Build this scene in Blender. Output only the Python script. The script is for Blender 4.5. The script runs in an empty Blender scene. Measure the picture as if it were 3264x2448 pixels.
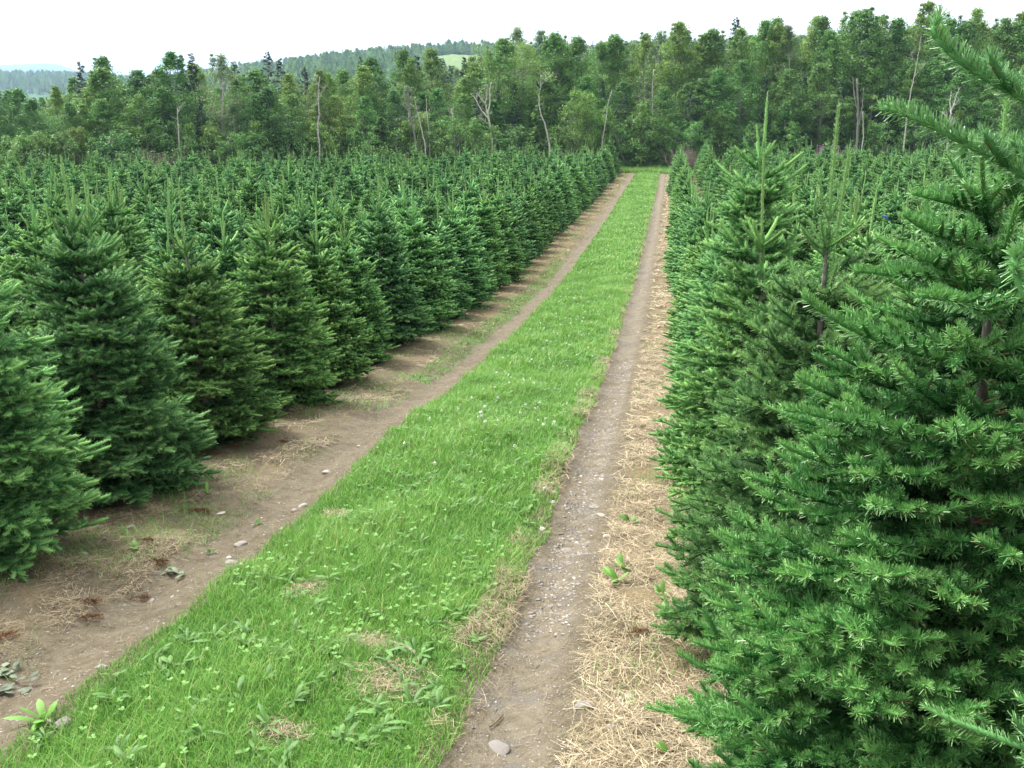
import bpy, math, random
import numpy as np
from math import radians as RAD, sin, cos, pi

SC = bpy.context.scene
COL = SC.collection
F_PX = 3264 * 35.0 / 36.0
PITCH, YAW, CAMZ = RAD(15.9), RAD(8.92), 2.15

# ------------------------------------------------------------------ helpers
def link(o, parent=None):
    COL.objects.link(o)
    if parent is not None:
        o.parent = parent
    return o

def tag(o, label=None, cat=None, group=None, kind=None):
    if label: o['label'] = label
    if cat: o['category'] = cat
    if group: o['group'] = group
    if kind: o['kind'] = kind
    return o

def empty(name, loc, rz=0.0, s=1.0):
    o = bpy.data.objects.new(name, None)
    o.empty_display_size = 0.1
    o.location = loc
    o.rotation_euler = (0, 0, rz)
    o.scale = (s, s, s)
    return link(o)

class MB:
    """collects numpy geometry: quads and tris with a per-vertex tint and a per-face material index"""
    def __init__(self):
        self.v, self.q, self.t, self.tint, self.qm, self.tm, self.n = [], [], [], [], [], [], 0
    def add(self, v, q=None, t=None, tint=0.5, m=0):
        v = np.asarray(v, np.float32).reshape(-1, 3)
        k = len(v)
        self.v.append(v)
        self.tint.append(np.broadcast_to(np.asarray(tint, np.float32), (k,)).copy())
        if q is not None and len(q):
            q = np.asarray(q, np.int32).reshape(-1, 4) + self.n
            self.q.append(q); self.qm.append(np.full(len(q), m, np.int32))
        if t is not None and len(t):
            t = np.asarray(t, np.int32).reshape(-1, 3) + self.n
            self.t.append(t); self.tm.append(np.full(len(t), m, np.int32))
        self.n += k
    def mesh(self, name, mats, smooth=False):
        me = bpy.data.meshes.new(name)
        v = np.concatenate(self.v)
        q = np.concatenate(self.q) if self.q else np.zeros((0, 4), np.int32)
        t = np.concatenate(self.t) if self.t else np.zeros((0, 3), np.int32)
        loops = np.concatenate([q.ravel(), t.ravel()])
        starts = np.concatenate([np.arange(len(q)) * 4, len(q) * 4 + np.arange(len(t)) * 3])
        totals = np.concatenate([np.full(len(q), 4), np.full(len(t), 3)])
        me.vertices.add(len(v)); me.vertices.foreach_set('co', v.ravel())
        me.loops.add(len(loops)); me.loops.foreach_set('vertex_index', loops.astype(np.int32))
        me.polygons.add(len(starts)); me.polygons.foreach_set('loop_start', starts.astype(np.int32))
        try:
            me.polygons.foreach_set('loop_total', totals.astype(np.int32))
        except Exception:
            pass
        mi = np.concatenate((self.qm or [np.zeros(0, np.int32)]) + (self.tm or []))
        for m in mats: me.materials.append(m)
        me.polygons.foreach_set('material_index', mi.astype(np.int32))
        if smooth:
            me.polygons.foreach_set('use_smooth', np.ones(len(starts), bool))
        a = me.attributes.new('tint', 'FLOAT', 'POINT')
        a.data.foreach_set('value', np.concatenate(self.tint))
        me.update(calc_edges=True)
        me.validate()
        return me
    def obj(self, name, mats, parent=None, smooth=False):
        return link(bpy.data.objects.new(name, self.mesh(name, mats, smooth)), parent)

def norm(a):
    return a / np.maximum(np.linalg.norm(a, axis=-1, keepdims=True), 1e-9)

def tube(mb, pts, rad, sides=6, tint=0.5, m=0, cap=True):
    pts = np.asarray(pts, float); n = len(pts)
    rad = np.broadcast_to(np.asarray(rad, float), (n,))
    tan = norm(np.gradient(pts, axis=0))
    ref = np.array([1.0, 0, 0]) if abs(tan[0][0]) < 0.9 else np.array([0, 1.0, 0])
    u = norm(np.cross(tan, ref)); w = np.cross(tan, u)
    a = np.arange(sides) * 2 * pi / sides
    v = pts[:, None] + rad[:, None, None] * (np.cos(a)[None, :, None] * u[:, None] + np.sin(a)[None, :, None] * w[:, None])
    i = np.arange(n - 1)[:, None] * sides; j = np.arange(sides)[None, :]; j2 = (j + 1) % sides
    q = np.stack([i + j, i + j2, i + sides + j2, i + sides + j], -1).reshape(-1, 4)
    V = v.reshape(-1, 3); T = None
    if cap:
        V = np.concatenate([V, pts[-1:] + tan[-1:] * rad[-1] * 0.4])
        b = (n - 1) * sides
        T = [(b + k, b + (k + 1) % sides, n * sides) for k in range(sides)]
    mb.add(V, q, T, tint, m)

def ordinal(n):
    one = ['', 'first', 'second', 'third', 'fourth', 'fifth', 'sixth', 'seventh', 'eighth', 'ninth', 'tenth', 'eleventh',
           'twelfth', 'thirteenth', 'fourteenth', 'fifteenth', 'sixteenth', 'seventeenth', 'eighteenth', 'nineteenth']
    tens = ['', '', 'twenty', 'thirty', 'forty', 'fifty', 'sixty', 'seventy', 'eighty', 'ninety']
    tth = ['', '', 'twentieth', 'thirtieth', 'fortieth', 'fiftieth', 'sixtieth', 'seventieth', 'eightieth', 'ninetieth']
    if n < 20: return one[n]
    return tth[n // 10] if n % 10 == 0 else tens[n // 10] + '-' + one[n % 10]

# ------------------------------------------------------------------ terrain
_dy = np.array([-400, -20, 0, 3, 4, 5.3, 6.5, 8, 10, 12.3, 14.5, 18, 25, 37, 52, 70, 95, 200, 6000.])
_dd = np.array([0.6, 1.2, 2.12, 2.45, 2.56, 2.67, 2.80, 2.95, 3.17, 3.37, 3.56, 3.82, 4.2, 4.42, 4.62, 4.78, 4.85, 4.9, 4.9])
_ty = np.concatenate([np.arange(-30, 120, 0.25)])
_td = np.interp(_ty, _dy, _dd)
_k = np.exp(-0.5 * (np.arange(-12, 13) / 4.0) ** 2); _k /= _k.sum()
_ts = np.convolve(np.pad(_td, 12, mode='edge'), _k, mode='valid')
def base_z(y):
    y = np.asarray(y, float)
    return CAMZ - np.where((y > -28) & (y < 118), np.interp(y, _ty, _ts), np.interp(y, _dy, _dd))

_rs = np.random.RandomState(5)
_wv = [(_rs.uniform(-1, 1, 2) * f, _rs.uniform(0, 6.28), a) for f, a in
       ((0.9, .02), (1.7, .015), (3.5, .010), (6.0, .007), (9.0, .006), (14, .004), (19, .003), (27, .0025), (40, .0015)) for _ in range(3)]
XL, XR = -2.33, -0.79           # edges of the grass strip
def edge_wob(y):
    y = np.asarray(y, float)
    return 0.018 * np.sin(y * 1.3) + 0.018 * np.sin(y * 3.1 + 1) + 0.015 * np.sin(y * 7.3 + 2)
def ground_z(x, y, detail=True):
    x = np.asarray(x, float); y = np.asarray(y, float)
    z = base_z(y)
    near = np.exp(-np.maximum(np.abs(x + 1.5) - 5, 0) / 6) * np.clip((140 - y) / 60, 0, 1)
    if detail:
        n = 0
        for d, p, a in _wv: n = n + a * np.sin(d[0] * x + d[1] * y + p)
        z = z + n * near
    w = edge_wob(y) * 0.6
    g = lambda c, s: np.exp(-0.5 * ((x - w - c) / s) ** 2)
    end = np.clip((69 - y) / 3, 0, 1)
    z = z + end * (-0.055 * g(-0.58, .13) - 0.045 * g(-2.68, .14) + 0.045 * g(-1.6, .55) + 0.02 * g(0.6, .5))
    return z
def gz(x, y): return float(ground_z(x, y))

# ------------------------------------------------------------------ camera and pixels (2212-wide view of the photograph)
def ray(px, py):
    s = 3264 / 2212.0
    x = (px * s - 1632) / F_PX; t = (py * s - 1224) / F_PX
    fwd = cos(PITCH) - t * sin(PITCH); up = -(sin(PITCH) + t * cos(PITCH))
    return np.array([x * cos(YAW) - fwd * sin(YAW), x * sin(YAW) + fwd * cos(YAW), up])
def on_ground(px, py):
    r = ray(px, py); k = 0.5
    for _ in range(4000):
        p = r * k
        if p[2] + CAMZ <= base_z(p[1]): break
        k *= 1.002
    return float(p[0]), float(p[1])
def project(x, y, z):
    dz = z - CAMZ
    lat = x * cos(YAW) + y * sin(YAW); f = -x * sin(YAW) + y * cos(YAW)
    d = f * cos(PITCH) - dz * sin(PITCH); dn = -(f * sin(PITCH) + dz * cos(PITCH))
    return 1106 + lat / d * F_PX / 1.4756, 829.5 + dn / d * F_PX / 1.4756, d

cam_d = bpy.data.cameras.new('camera')
cam_d.sensor_width = 36; cam_d.lens = 35; cam_d.clip_end = 9000; cam_d.clip_start = 0.05
cam = link(bpy.data.objects.new('camera', cam_d))
cam.location = (0, 0, CAMZ); cam.rotation_euler = (pi / 2 - PITCH, 0, YAW)
SC.camera = cam

# ------------------------------------------------------------------ light: bright overcast
SUN_EL, SUN_ROT = RAD(58), RAD(-60)
w = bpy.data.worlds.new('World'); SC.world = w; w.use_nodes = True
nt = w.node_tree; nt.nodes.clear()
sky = nt.nodes.new('ShaderNodeTexSky'); sky.sky_type = 'NISHITA'; sky.sun_disc = False
sky.sun_elevation = SUN_EL; sky.sun_rotation = SUN_ROT; sky.air_density = 1.0; sky.dust_density = 4.0; sky.ozone_density = 1.0
hs = nt.nodes.new('ShaderNodeHueSaturation'); hs.inputs['Saturation'].default_value = 0.10
bg = nt.nodes.new('ShaderNodeBackground'); bg.inputs['Strength'].default_value = 0.15
wo = nt.nodes.new('ShaderNodeOutputWorld')
nt.links.new(sky.outputs[0], hs.inputs['Color']); nt.links.new(hs.outputs[0], bg.inputs[0]); nt.links.new(bg.outputs[0], wo.inputs[0])
sd = bpy.data.lights.new('sun', 'SUN'); sd.energy = 1.3; sd.angle = RAD(20); sd.color = (1.0, 0.97, 0.92)
so = link(bpy.data.objects.new('sun', sd))
# sun_rotation is measured clockwise from +Y in Blender's sky
sv = np.array([sin(SUN_ROT) * cos(SUN_EL), cos(SUN_ROT) * cos(SUN_EL), sin(SUN_EL)])
from mathutils import Vector
so.rotation_euler = Vector(-sv).to_track_quat('-Z', 'Y').to_euler()
so.location = (0, 0, 30)
SC.view_settings.view_transform = 'Standard'; SC.view_settings.look = 'None'
SC.view_settings.exposure = 1.9; SC.view_settings.gamma = 1.0
SC.cycles.max_bounces = 6; SC.cycles.diffuse_bounces = 3; SC.cycles.glossy_bounces = 2; SC.cycles.transmission_bounces = 3
SC.cycles.volume_bounces = 0
SC.cycles.use_denoising = True

# ------------------------------------------------------------------ materials
class NT:
    def __init__(self, name):
        self.m = bpy.data.materials.new(name); self.m.use_nodes = True
        self.t = self.m.node_tree; self.t.nodes.clear()
        self.out = self.n('ShaderNodeOutputMaterial')
    def n(self, kind, **kw):
        nd = self.t.nodes.new(kind)
        for k, v in kw.items(): setattr(nd, k, v)
        return nd
    def l(self, a, b): self.t.links.new(a, b)
    def val(self, sock, x):
        if hasattr(x, 'node'): self.l(x, sock)
        else: sock.default_value = x
    def math(self, op, a, b=0.0, c=None, clamp=False):
        nd = self.n('ShaderNodeMath', operation=op, use_clamp=clamp)
        self.val(nd.inputs[0], a); self.val(nd.inputs[1], b)
        if c is not None: self.val(nd.inputs[2], c)
        return nd.outputs[0]
    def step(self, x, a, b):
        nd = self.n('ShaderNodeMapRange', interpolation_type='SMOOTHSTEP')
        self.val(nd.inputs[0], x); nd.inputs[1].default_value = a; nd.inputs[2].default_value = b
        return nd.outputs[0]
    def mix(self, f, a, b):
        nd = self.n('ShaderNodeMix', data_type='RGBA')
        self.val(nd.inputs[0], f)
        for s, x in ((6, a), (7, b)):
            if hasattr(x, 'node'): self.l(x, nd.inputs[s])
            else: nd.inputs[s].default_value = (*x, 1)
        return nd.outputs[2]
    def ramp(self, f, stops):
        nd = self.n('ShaderNodeValToRGB'); e = nd.color_ramp.elements
        while len(e) < len(stops): e.new(0.5)
        for el, (p, c) in zip(e, stops): el.position = p; el.color = (*c, 1)
        self.val(nd.inputs[0], f); return nd.outputs[0]
    def noise(self, scale, detail=3.0, rough=0.55, vec=None, dist=0.0):
        nd = self.n('ShaderNodeTexNoise'); nd.inputs['Scale'].default_value = scale
        nd.inputs['Detail'].default_value = detail; nd.inputs['Roughness'].default_value = rough
        nd.inputs['Distortion'].default_value = dist
        if vec is not None: self.l(vec, nd.inputs['Vector'])
        return nd.outputs[0]
    def attr(self, name='tint'):
        return self.n('ShaderNodeAttribute', attribute_name=name).outputs['Fac']
    def rand(self): return self.n('ShaderNodeObjectInfo').outputs['Random']
    def hsv(self, col, h=0.5, s=1.0, v=1.0):
        nd = self.n('ShaderNodeHueSaturation')
        for k, x in (('Hue', h), ('Saturation', s), ('Value', v)): self.val(nd.inputs[k], x)
        self.l(col, nd.inputs['Color']); return nd.outputs[0]
    def finish(self, col, rough=0.6, spec=0.4, trans=0.0, bump=None, bstr=0.3, tcol=None):
        p = self.n('ShaderNodeBsdfPrincipled')
        if hasattr(col, 'node'): self.l(col, p.inputs['Base Color'])
        else: p.inputs['Base Color'].default_value = (*col, 1)
        self.val(p.inputs['Roughness'], rough); p.inputs['Specular IOR Level'].default_value = spec
        if bump is not None:
            b = self.n('ShaderNodeBump'); b.inputs['Strength'].default_value = bstr; b.inputs['Distance'].default_value = 0.02
            self.l(bump, b.inputs['Height']); self.l(b.outputs[0], p.inputs['Normal'])
        s = p.outputs[0]
        if trans:
            tr = self.n('ShaderNodeBsdfTranslucent')
            c2 = tcol if tcol is not None else col
            if hasattr(c2, 'node'): self.l(c2, tr.inputs[0])
            else: tr.inputs[0].default_value = (*c2, 1)
            mx = self.n('ShaderNodeMixShader'); mx.inputs[0].default_value = trans
            self.l(s, mx.inputs[1]); self.l(tr.outputs[0], mx.inputs[2]); s = mx.outputs[0]
        self.l(s, self.out.inputs[0])
        return self.m

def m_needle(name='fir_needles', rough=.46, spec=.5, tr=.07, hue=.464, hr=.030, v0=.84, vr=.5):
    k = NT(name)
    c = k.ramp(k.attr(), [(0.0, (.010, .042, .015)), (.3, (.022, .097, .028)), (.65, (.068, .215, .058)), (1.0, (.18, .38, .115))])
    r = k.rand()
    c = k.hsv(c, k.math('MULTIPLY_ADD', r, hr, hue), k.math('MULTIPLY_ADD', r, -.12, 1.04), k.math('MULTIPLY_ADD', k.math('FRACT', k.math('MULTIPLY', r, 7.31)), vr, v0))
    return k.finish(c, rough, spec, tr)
def m_leader(name='new_growth_needles', rough=.5, spec=.45, tr=.12):
    k = NT(name)
    c = k.ramp(k.attr(), [(0.0, (.075, .185, .048)), (.5, (.145, .29, .080)), (1.0, (.24, .40, .12))])
    r = k.rand()
    c = k.hsv(c, k.math('MULTIPLY_ADD', r, .04, .48), 0.95, k.math('MULTIPLY_ADD', r, .3, .85))
    return k.finish(c, rough, spec, tr)
def m_bark(name, a, b, scale=12, rough=.85):
    k = NT(name)
    tc = k.n('ShaderNodeTexCoord').outputs['Object']
    mp = k.n('ShaderNodeMapping'); mp.inputs['Scale'].default_value = (1, 1, .3); k.l(tc, mp.inputs[0])
    nz = k.noise(scale, 5, .65, mp.outputs[0])
    return k.finish(k.ramp(nz, [(.3, a), (.7, b)]), rough, .2, bump=nz, bstr=.6)
def m_birch():
    k = NT('birch_bark')
    tc = k.n('ShaderNodeTexCoord').outputs['Object']
    mp = k.n('ShaderNodeMapping'); mp.inputs['Scale'].default_value = (1.5, 1.5, 5); k.l(tc, mp.inputs[0])
    nz = k.noise(1.6, 5, .7, mp.outputs[0])
    return k.finish(k.ramp(nz, [(.33, (.09, .08, .065)), (.42, (.32, .30, .27)), (.8, (.54, .52, .47))]), .7, .2, bump=nz, bstr=.3)
def m_leaf(name, stops, sat=1.0, hue=.03, rough=.55, trans=.36):
    k = NT(name)
    c = k.ramp(k.attr(), stops)
    r = k.rand()
    c = k.hsv(c, k.math('MULTIPLY_ADD', r, hue, .5 - hue / 2), sat, k.math('MULTIPLY_ADD', k.math('FRACT', k.math('MULTIPLY', r, 5.7)), .4, .8))
    return k.finish(c, rough, .4, trans)
NEEDLE, LEADER = m_needle(), m_leader()
BLUISH, BLUISH_B = m_needle('blue_green_fir_needles', .42, .55, .07, .490, .006, 1.12, .05), m_needle('blue_green_shoot_body', .8, .12, 0, .488, .006, 1.0, .05)
NEEDLE_B, LEADER_B = m_needle('fir_shoot_body', .8, .12, 0), m_leader('leader_shoot_body', .8, .12, 0)
TWIG = m_bark('fir_twig', (.10, .065, .03), (.19, .14, .07), 30)
FBARK = m_bark('fir_bark', (.10, .085, .07), (.24, .21, .18), 25)
GBARK = m_bark('grey_bark', (.10, .095, .085), (.26, .24, .22), 4)
DEADW = m_bark('bleached_wood', (.28, .255, .22), (.54, .51, .46), 5)
BIRCH = m_birch()
LEAF_A = m_leaf('maple_leaves', [(0, (.055, .145, .028)), (.5, (.100, .230, .046)), (1, (.17, .32, .075))])
LEAF_B = m_leaf('yellow_green_leaves', [(0, (.090, .185, .033)), (.5, (.155, .275, .054)), (1, (.24, .36, .08))])
LEAF_C = m_leaf('grey_green_leaves', [(0, (.085, .155, .058)), (.5, (.14, .225, .088)), (1, (.20, .29, .115))])
SPRUCE = m_leaf('spruce_needles', [(0, (.018, .058, .024)), (.5, (.036, .10, .042)), (1, (.062, .145, .058))], trans=.05)
SHRUB = m_leaf('shrub_leaves', [(0, (.055, .15, .030)), (.5, (.105, .235, .052)), (1, (.17, .31, .08))])
BROWNT = m_bark('brown_twigs', (.11, .075, .06), (.22, .16, .14), 8)
GRASS = m_leaf('grass_blades', [(0, (.058, .160, .024)), (.45, (.128, .290, .044)), (.8, (.215, .39, .082)), (1, (.36, .33, .13))], hue=0, trans=.3)
WEED = m_leaf('weed_leaves', [(0, (.06, .165, .024)), (.6, (.125, .275, .042)), (1, (.19, .36, .075))], hue=0, trans=.25)
STRAW = m_leaf('dry_straw', [(0, (.08, .060, .035)), (.5, (.27, .210, .12)), (1, (.54, .455, .29))], hue=0, rough=.7, trans=.08)
RUST = m_leaf('rust_brown_needles', [(0, (.09, .038, .016)), (1, (.22, .095, .038))], hue=0, rough=.8, trans=.05)
WHITE_PETAL = m_leaf('clover_petals', [(0, (.55, .52, .42)), (1, (.80, .80, .74))], hue=0, trans=.2)
PINK = m_leaf('fireweed_petals', [(0, (.26, .13, .22)), (1, (.42, .26, .36))], hue=0, trans=.2)
PALE = m_leaf('pale_seed_plume', [(0, (.40, .46, .25)), (1, (.62, .66, .42))], hue=0, trans=.2)
WILT = m_leaf('wilted_leaves', [(0, (.05, .07, .035)), (.6, (.11, .14, .08)), (1, (.20, .23, .14))], hue=0, rough=.6, trans=.1)
def m_stone():
    k = NT('field_stone')
    nz = k.noise(30, 4, .6)
    c = k.ramp(k.attr(), [(0, (.13, .125, .12)), (.5, (.27, .245, .215)), (.8, (.46, .42, .37)), (1, (.72, .70, .66))])
    c = k.mix(k.math('MULTIPLY', nz, .5), c, (.20, .16, .12))
    return k.finish(c, .75, .3, bump=nz, bstr=.4)
STONE = m_stone()
k = NT('blue_ribbon'); RIBBON = k.finish((.01, .07, .55), .4, .5)

# ------------------------------------------------------------------ ground sheet
def axis(lo, hi, step, grow, far_lo, far_hi):
    a = list(np.arange(lo, hi + 1e-6, step)); s = step; x = hi
    while x < far_hi: s *= grow; x += s; a.append(x)
    s = step; x = lo
    while x > far_lo: s *= grow; x -= s; a.insert(0, x)
    return np.array(a)
gx = axis(-4.2, 1.4, 0.045, 1.14, -5200, 5200)
gy_ = [1.0]; s_ = .045
while gy_[-1] < 6000:
    s_ *= 1.0 if gy_[-1] < 9 else (1.008 if gy_[-1] < 80 else 1.15)
    gy_.append(gy_[-1] + s_)
gyv = np.array([-400, -200, -90, -40, -18, -8, -4, -2, -1, -.4, .1, .5, .8] + gy_)
GX, GY = np.meshgrid(gx, gyv)
GZ = ground_z(GX, GY)
nxg, nyg = len(gx), len(gyv)
mb = MB()
i = (np.arange(nyg - 1)[:, None] * nxg + np.arange(nxg - 1)[None, :]).ravel()
mb.add(np.stack([GX, GY, GZ], -1).reshape(-1, 3), np.stack([i, i + 1, i + nxg + 1, i + nxg], -1))

def m_ground():
    k = NT('ground_soil')
    geo = k.n('ShaderNodeNewGeometry'); pos = geo.outputs['Position']
    sx = k.n('ShaderNodeSeparateXYZ'); k.l(pos, sx.inputs[0]); X, Y = sx.outputs[0], sx.outputs[1]
    n1 = k.noise(3.2, 4, .6, pos); n2 = k.noise(14, 5, .65, pos); n3 = k.noise(70, 4, .65, pos); n4 = k.noise(.9, 3, .5, pos)
    wob = k.math('ADD', k.math('MULTIPLY', k.math('SUBTRACT', n1, .5), .30), k.math('MULTIPLY', k.math('SUBTRACT', n2, .5), .22))
    x = k.math('ADD', X, wob)
    soil = k.ramp(n2, [(.25, (.070, .055, .034)), (.5, (.116, .095, .060)), (.75, (.160, .136, .088))])
    soil = k.mix(k.math('MULTIPLY', k.step(n3, .45, .75), .5), soil, (.165, .14, .105))
    soil = k.mix(k.step(n3, .38, .25), soil, (.045, .035, .026))
    # packed wheel track on the right
    track = k.math('MULTIPLY', k.step(x, -.80, -.70), k.step(x, -.36, -.48))
    tcol = k.ramp(n2, [(.3, (.110, .090, .060)), (.55, (.160, .135, .094)), (.8, (.205, .178, .130))])
    tcol = k.mix(k.math('MULTIPLY', k.step(n1, .5, .62), .55), tcol, (.115, .108, .10))
    col = k.mix(track, soil, tcol)
    trk2 = k.math('MULTIPLY', k.step(x, -2.95, -2.80), k.step(x, -2.40, -2.50))
    col = k.mix(trk2, col, k.ramp(n2, [(.3, (.098, .079, .050)), (.7, (.165, .140, .096))]))
    # straw-covered verges
    straw = k.ramp(n3, [(.3, (.085, .064, .036)), (.5, (.175, .135, .075)), (.7, (.29, .23, .135))])
    fs = k.math('MULTIPLY', k.step(x, -.34, -.12), k.math('MULTIPLY_ADD', k.step(n1, .35, .6), .6, .4))
    col = k.mix(fs, col, straw)
    fl = k.math('MULTIPLY', k.step(x, -2.80, -3.05), k.step(n1, .42, .66))
    col = k.mix(k.math('MULTIPLY', fl, .75), col, straw)
    mid = k.step(Y, 9, 26)
    col = k.mix(k.math('MULTIPLY', k.math('MULTIPLY', k.step(x, -2.7, -2.85), mid), .7), col, k.mix(n2, (.105, .085, .042), (.20, .155, .075)))
    # green film of moss and seedlings
    gr = k.math('MULTIPLY', k.step(x, -2.72, -2.95), k.step(n4, .5, .62))
    col = k.mix(k.math('MULTIPLY', gr, k.math('MULTIPLY', k.step(n2, .45, .6), .6)), col, (.085, .14, .03))
    # bare dark soil and needle litter under the rows
    und = k.math('MAXIMUM', k.step(x, -3.55, -3.85), k.step(x, .45, .75))
    col = k.mix(k.math('MULTIPLY', und, .75), col, k.mix(n3, (.030, .021, .015), (.085, .058, .036)))
    # sod under the grass strip
    st = k.math('MULTIPLY', k.math('MULTIPLY', k.step(x, XL - .06, XL + .06), k.step(x, XR + .02, XR - .1)), k.step(Y, 69.4, 68.6))
    col = k.mix(st, col, k.ramp(n3, [(.3, (.030, .070, .014)), (.55, (.07, .16, .026)), (.8, (.12, .19, .045))]))
    # meadow beyond the rows
    far = k.step(k.math('ADD', Y, k.math('MULTIPLY', wob, 6)), 70.3, 71.8)
    col = k.mix(far, col, k.mix(n1, (.07, .16, .03), (.12, .25, .05)))
    bh = k.math('ADD', k.math('MULTIPLY', n3, .8), n2)
    return k.finish(col, .9, .15, bump=bh, bstr=.95)
g = mb.obj('ground', [m_ground()], smooth=True)
tag(g, 'brown soil field with two wheel tracks running into the distance', 'ground', kind='structure')

# ------------------------------------------------------------------ fir trees
UP = np.array([0, 0, 1.0])
def rot_about(v, axis, a):
    axis = axis / np.linalg.norm(axis)
    return v * cos(a) + np.cross(axis, v) * sin(a) + axis * np.dot(axis, v) * (1 - cos(a))

class Fir:
    """one fir variant: skeleton of shoots, then needles at a chosen fineness"""
    def __init__(self, seed, H, R, lead, leaders=1, dense=1.0, open_top=0.0):
        self.H, self.R = H, R
        rg = self.rg = random.Random(seed)
        self.sh = []      # (base, dir, length, tint, kind, bend)
        self.lsh = []     # leader shoots
        self.big = []     # heavy upswept side shoots
        self.wood = []    # (p0, p1, r)
        top = self.top = H - lead
        # trunk line
        lean = (rg.uniform(-.03, .03), rg.uniform(-.03, .03))
        self.tr = lambda z: np.array([lean[0] * z + .012 * sin(z * 4 + seed), lean[1] * z + .012 * cos(z * 3.1 + seed), z])
        # whorl heights
        zs, z, gap = [], top, .15 + .20 * lead
        az = rg.uniform(0, 6.28)
        while z > .07:
            n = rg.randint(4, 6) if z > top - .05 else rg.randint(6, 8)
            for j in range(n):
                zs.append((z + rg.uniform(-.02, .02), az + 2 * pi * j / n + rg.uniform(-.25, .25)))
            zi = z - .06
            while zi > max(z - gap, .06):
                nn = 1 if z > top - .03 else (4 if z > top - .4 else (6 if z > top * .5 else 8))
                for j in range(int(nn * dense + .5)):
                    zs.append((zi + rg.uniform(-.03, .03), rg.uniform(0, 6.28)))
                zi -= .080
            z -= gap; gap = max(.17, gap * .93); az += .6
        for z, a in zs:
            if open_top and z > .62 * top and z < top - .05 and rg.random() < open_top: continue
            self.branch(z, a)
        # needles that stay on the trunk near the top
        zt = top - .28
        while zt < top - .02:
            for _ in range(2):
                self.sh.append((self.tr(zt), norm(UP + np.array([rg.uniform(-.1, .1), rg.uniform(-.1, .1), 0])), .12, .55, 1, 0))
            zt += .08
        zt = .2
        while zt < top - (.75 if open_top else .22):      # short shoots on the stem itself
            for _ in range(3):
                a = rg.uniform(0, 6.28)
                self.sh.append((self.tr(zt), norm(np.array([cos(a), sin(a), rg.uniform(.1, .7)])), rg.uniform(.08, .17), rg.uniform(.12, .35), 0, .1))
            zt += .05
        # leader(s)
        b = self.tr(top)
        for j in range(leaders):
            d = UP + np.array([rg.uniform(-.07, .07), rg.uniform(-.07, .07), 0]) * (1 if j == 0 else 2.5)
            self.lsh.append((b + (0 if j == 0 else 1) * np.array([rg.uniform(-.03, .03), rg.uniform(-.03, .03), rg.uniform(-.1, .0)]),
                             norm(d), lead * (1 if j == 0 else rg.uniform(.6, .92)), .72, 2, 0))
        for j in range(rg.randint(0, 2)):   # small buds' shoots round the leader
            a = rg.uniform(0, 6.28); s = rg.uniform(.2, .6)
            self.lsh.append((b + UP * lead * s * .4, norm(np.array([cos(a) * .5, sin(a) * .5, 1.0])), lead * rg.uniform(.25, .5), .5, 2, .2))
    def prof(self, u):
        r = (1 - u) ** .60
        if u < .22: r *= .78 + .22 * (u / .22) ** .7
        return r
    def branch(self, z, a):
        rg = self.rg; top = self.top
        u = min(max(z / top, 0), 1)
        L = self.R * self.prof(u) * rg.uniform(.89, 1.03)
        e = RAD(-2 + 36 * u ** 2.0 + rg.uniform(-9, 9))
        if z > top - .05:      # top whorl: single upswept shoots
            b = self.tr(z); e = RAD(rg.uniform(24, 46)); ln = rg.uniform(.14, .25)
            d = norm(np.array([cos(a) * cos(e), sin(a) * cos(e), sin(e)]))
            self.sh.append((b, d, ln, rg.uniform(.6, .85), 0, rg.uniform(.1, .4)))
            self.wood.append((b, b + d * ln * .6, .0022))
            return
        if u > .8: L = max(L, .19)
        h = np.array([cos(a), sin(a), 0.0])
        b = self.tr(z)
        side = np.array([-sin(a), cos(a), 0.0])
        curl = rg.uniform(.02, .11); sw = rg.uniform(-.08, .08)
        P = lambda s: b + h * (s * cos(e)) + UP * (s * sin(e) + curl * s * s / max(L, .25)) + side * (sw * s * s / max(L, .2))
        D = lambda s: norm(P(s + .01) - P(s - .01))
        n = max(2, int(L / .12))
        ss = np.linspace(0, L, n + 1)
        for i in range(n):
            self.wood.append((P(ss[i]), P(ss[i + 1]), .007 * (1 - .75 * ss[i] / L) * min(1, L / .4)))
        vig = rg.uniform(-.12, .12)
        # tip: this year's growth
        ln = rg.uniform(.07, .11)
        if rg.random() < .025: ln += rg.uniform(.05, .12)
        if u > .9: ln = rg.uniform(.10, .20)
        d = norm(D(L) + UP * rg.uniform(-.12, .14))
        self.sh.append((P(L), d, ln, .66 + vig + rg.uniform(0, .25), 0, .12))
        s = max(L * .26, L - .50) if u < .8 else L * .22  # inner shoots tinted darker: older needles, deepened to mimic the crown's shaded inside
        k = 0
        while s < L:
            d0 = D(s)
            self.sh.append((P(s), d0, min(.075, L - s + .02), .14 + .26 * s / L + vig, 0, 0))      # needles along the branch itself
            for sg in (-1, 1):
                if rg.random() < .08: continue
                tl = min(.055 + .50 * (L - s), .25) * rg.uniform(.65, 1.15)
                ang = RAD(rg.uniform(38, 62)) * sg
                nrm = norm(np.cross(side, d0)) if True else UP
                t = rot_about(d0, UP + side * rg.uniform(-.35, .35), ang)
                t = norm(t + UP * rg.uniform(-.26, .24))
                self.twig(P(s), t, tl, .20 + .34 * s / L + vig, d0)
            if rg.random() < .45:   # shoots from the upper and lower side
                t = norm(d0 + UP * rg.choice((-.8, .9, .7)) * rg.uniform(.6, 1.1) + side * rg.uniform(-.4, .4))
                self.sh.append((P(s), t, rg.uniform(.06, .10), .24 + .34 * s / L + vig, 0, .1))
            s += rg.uniform(.052, .078); k += 1
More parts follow.
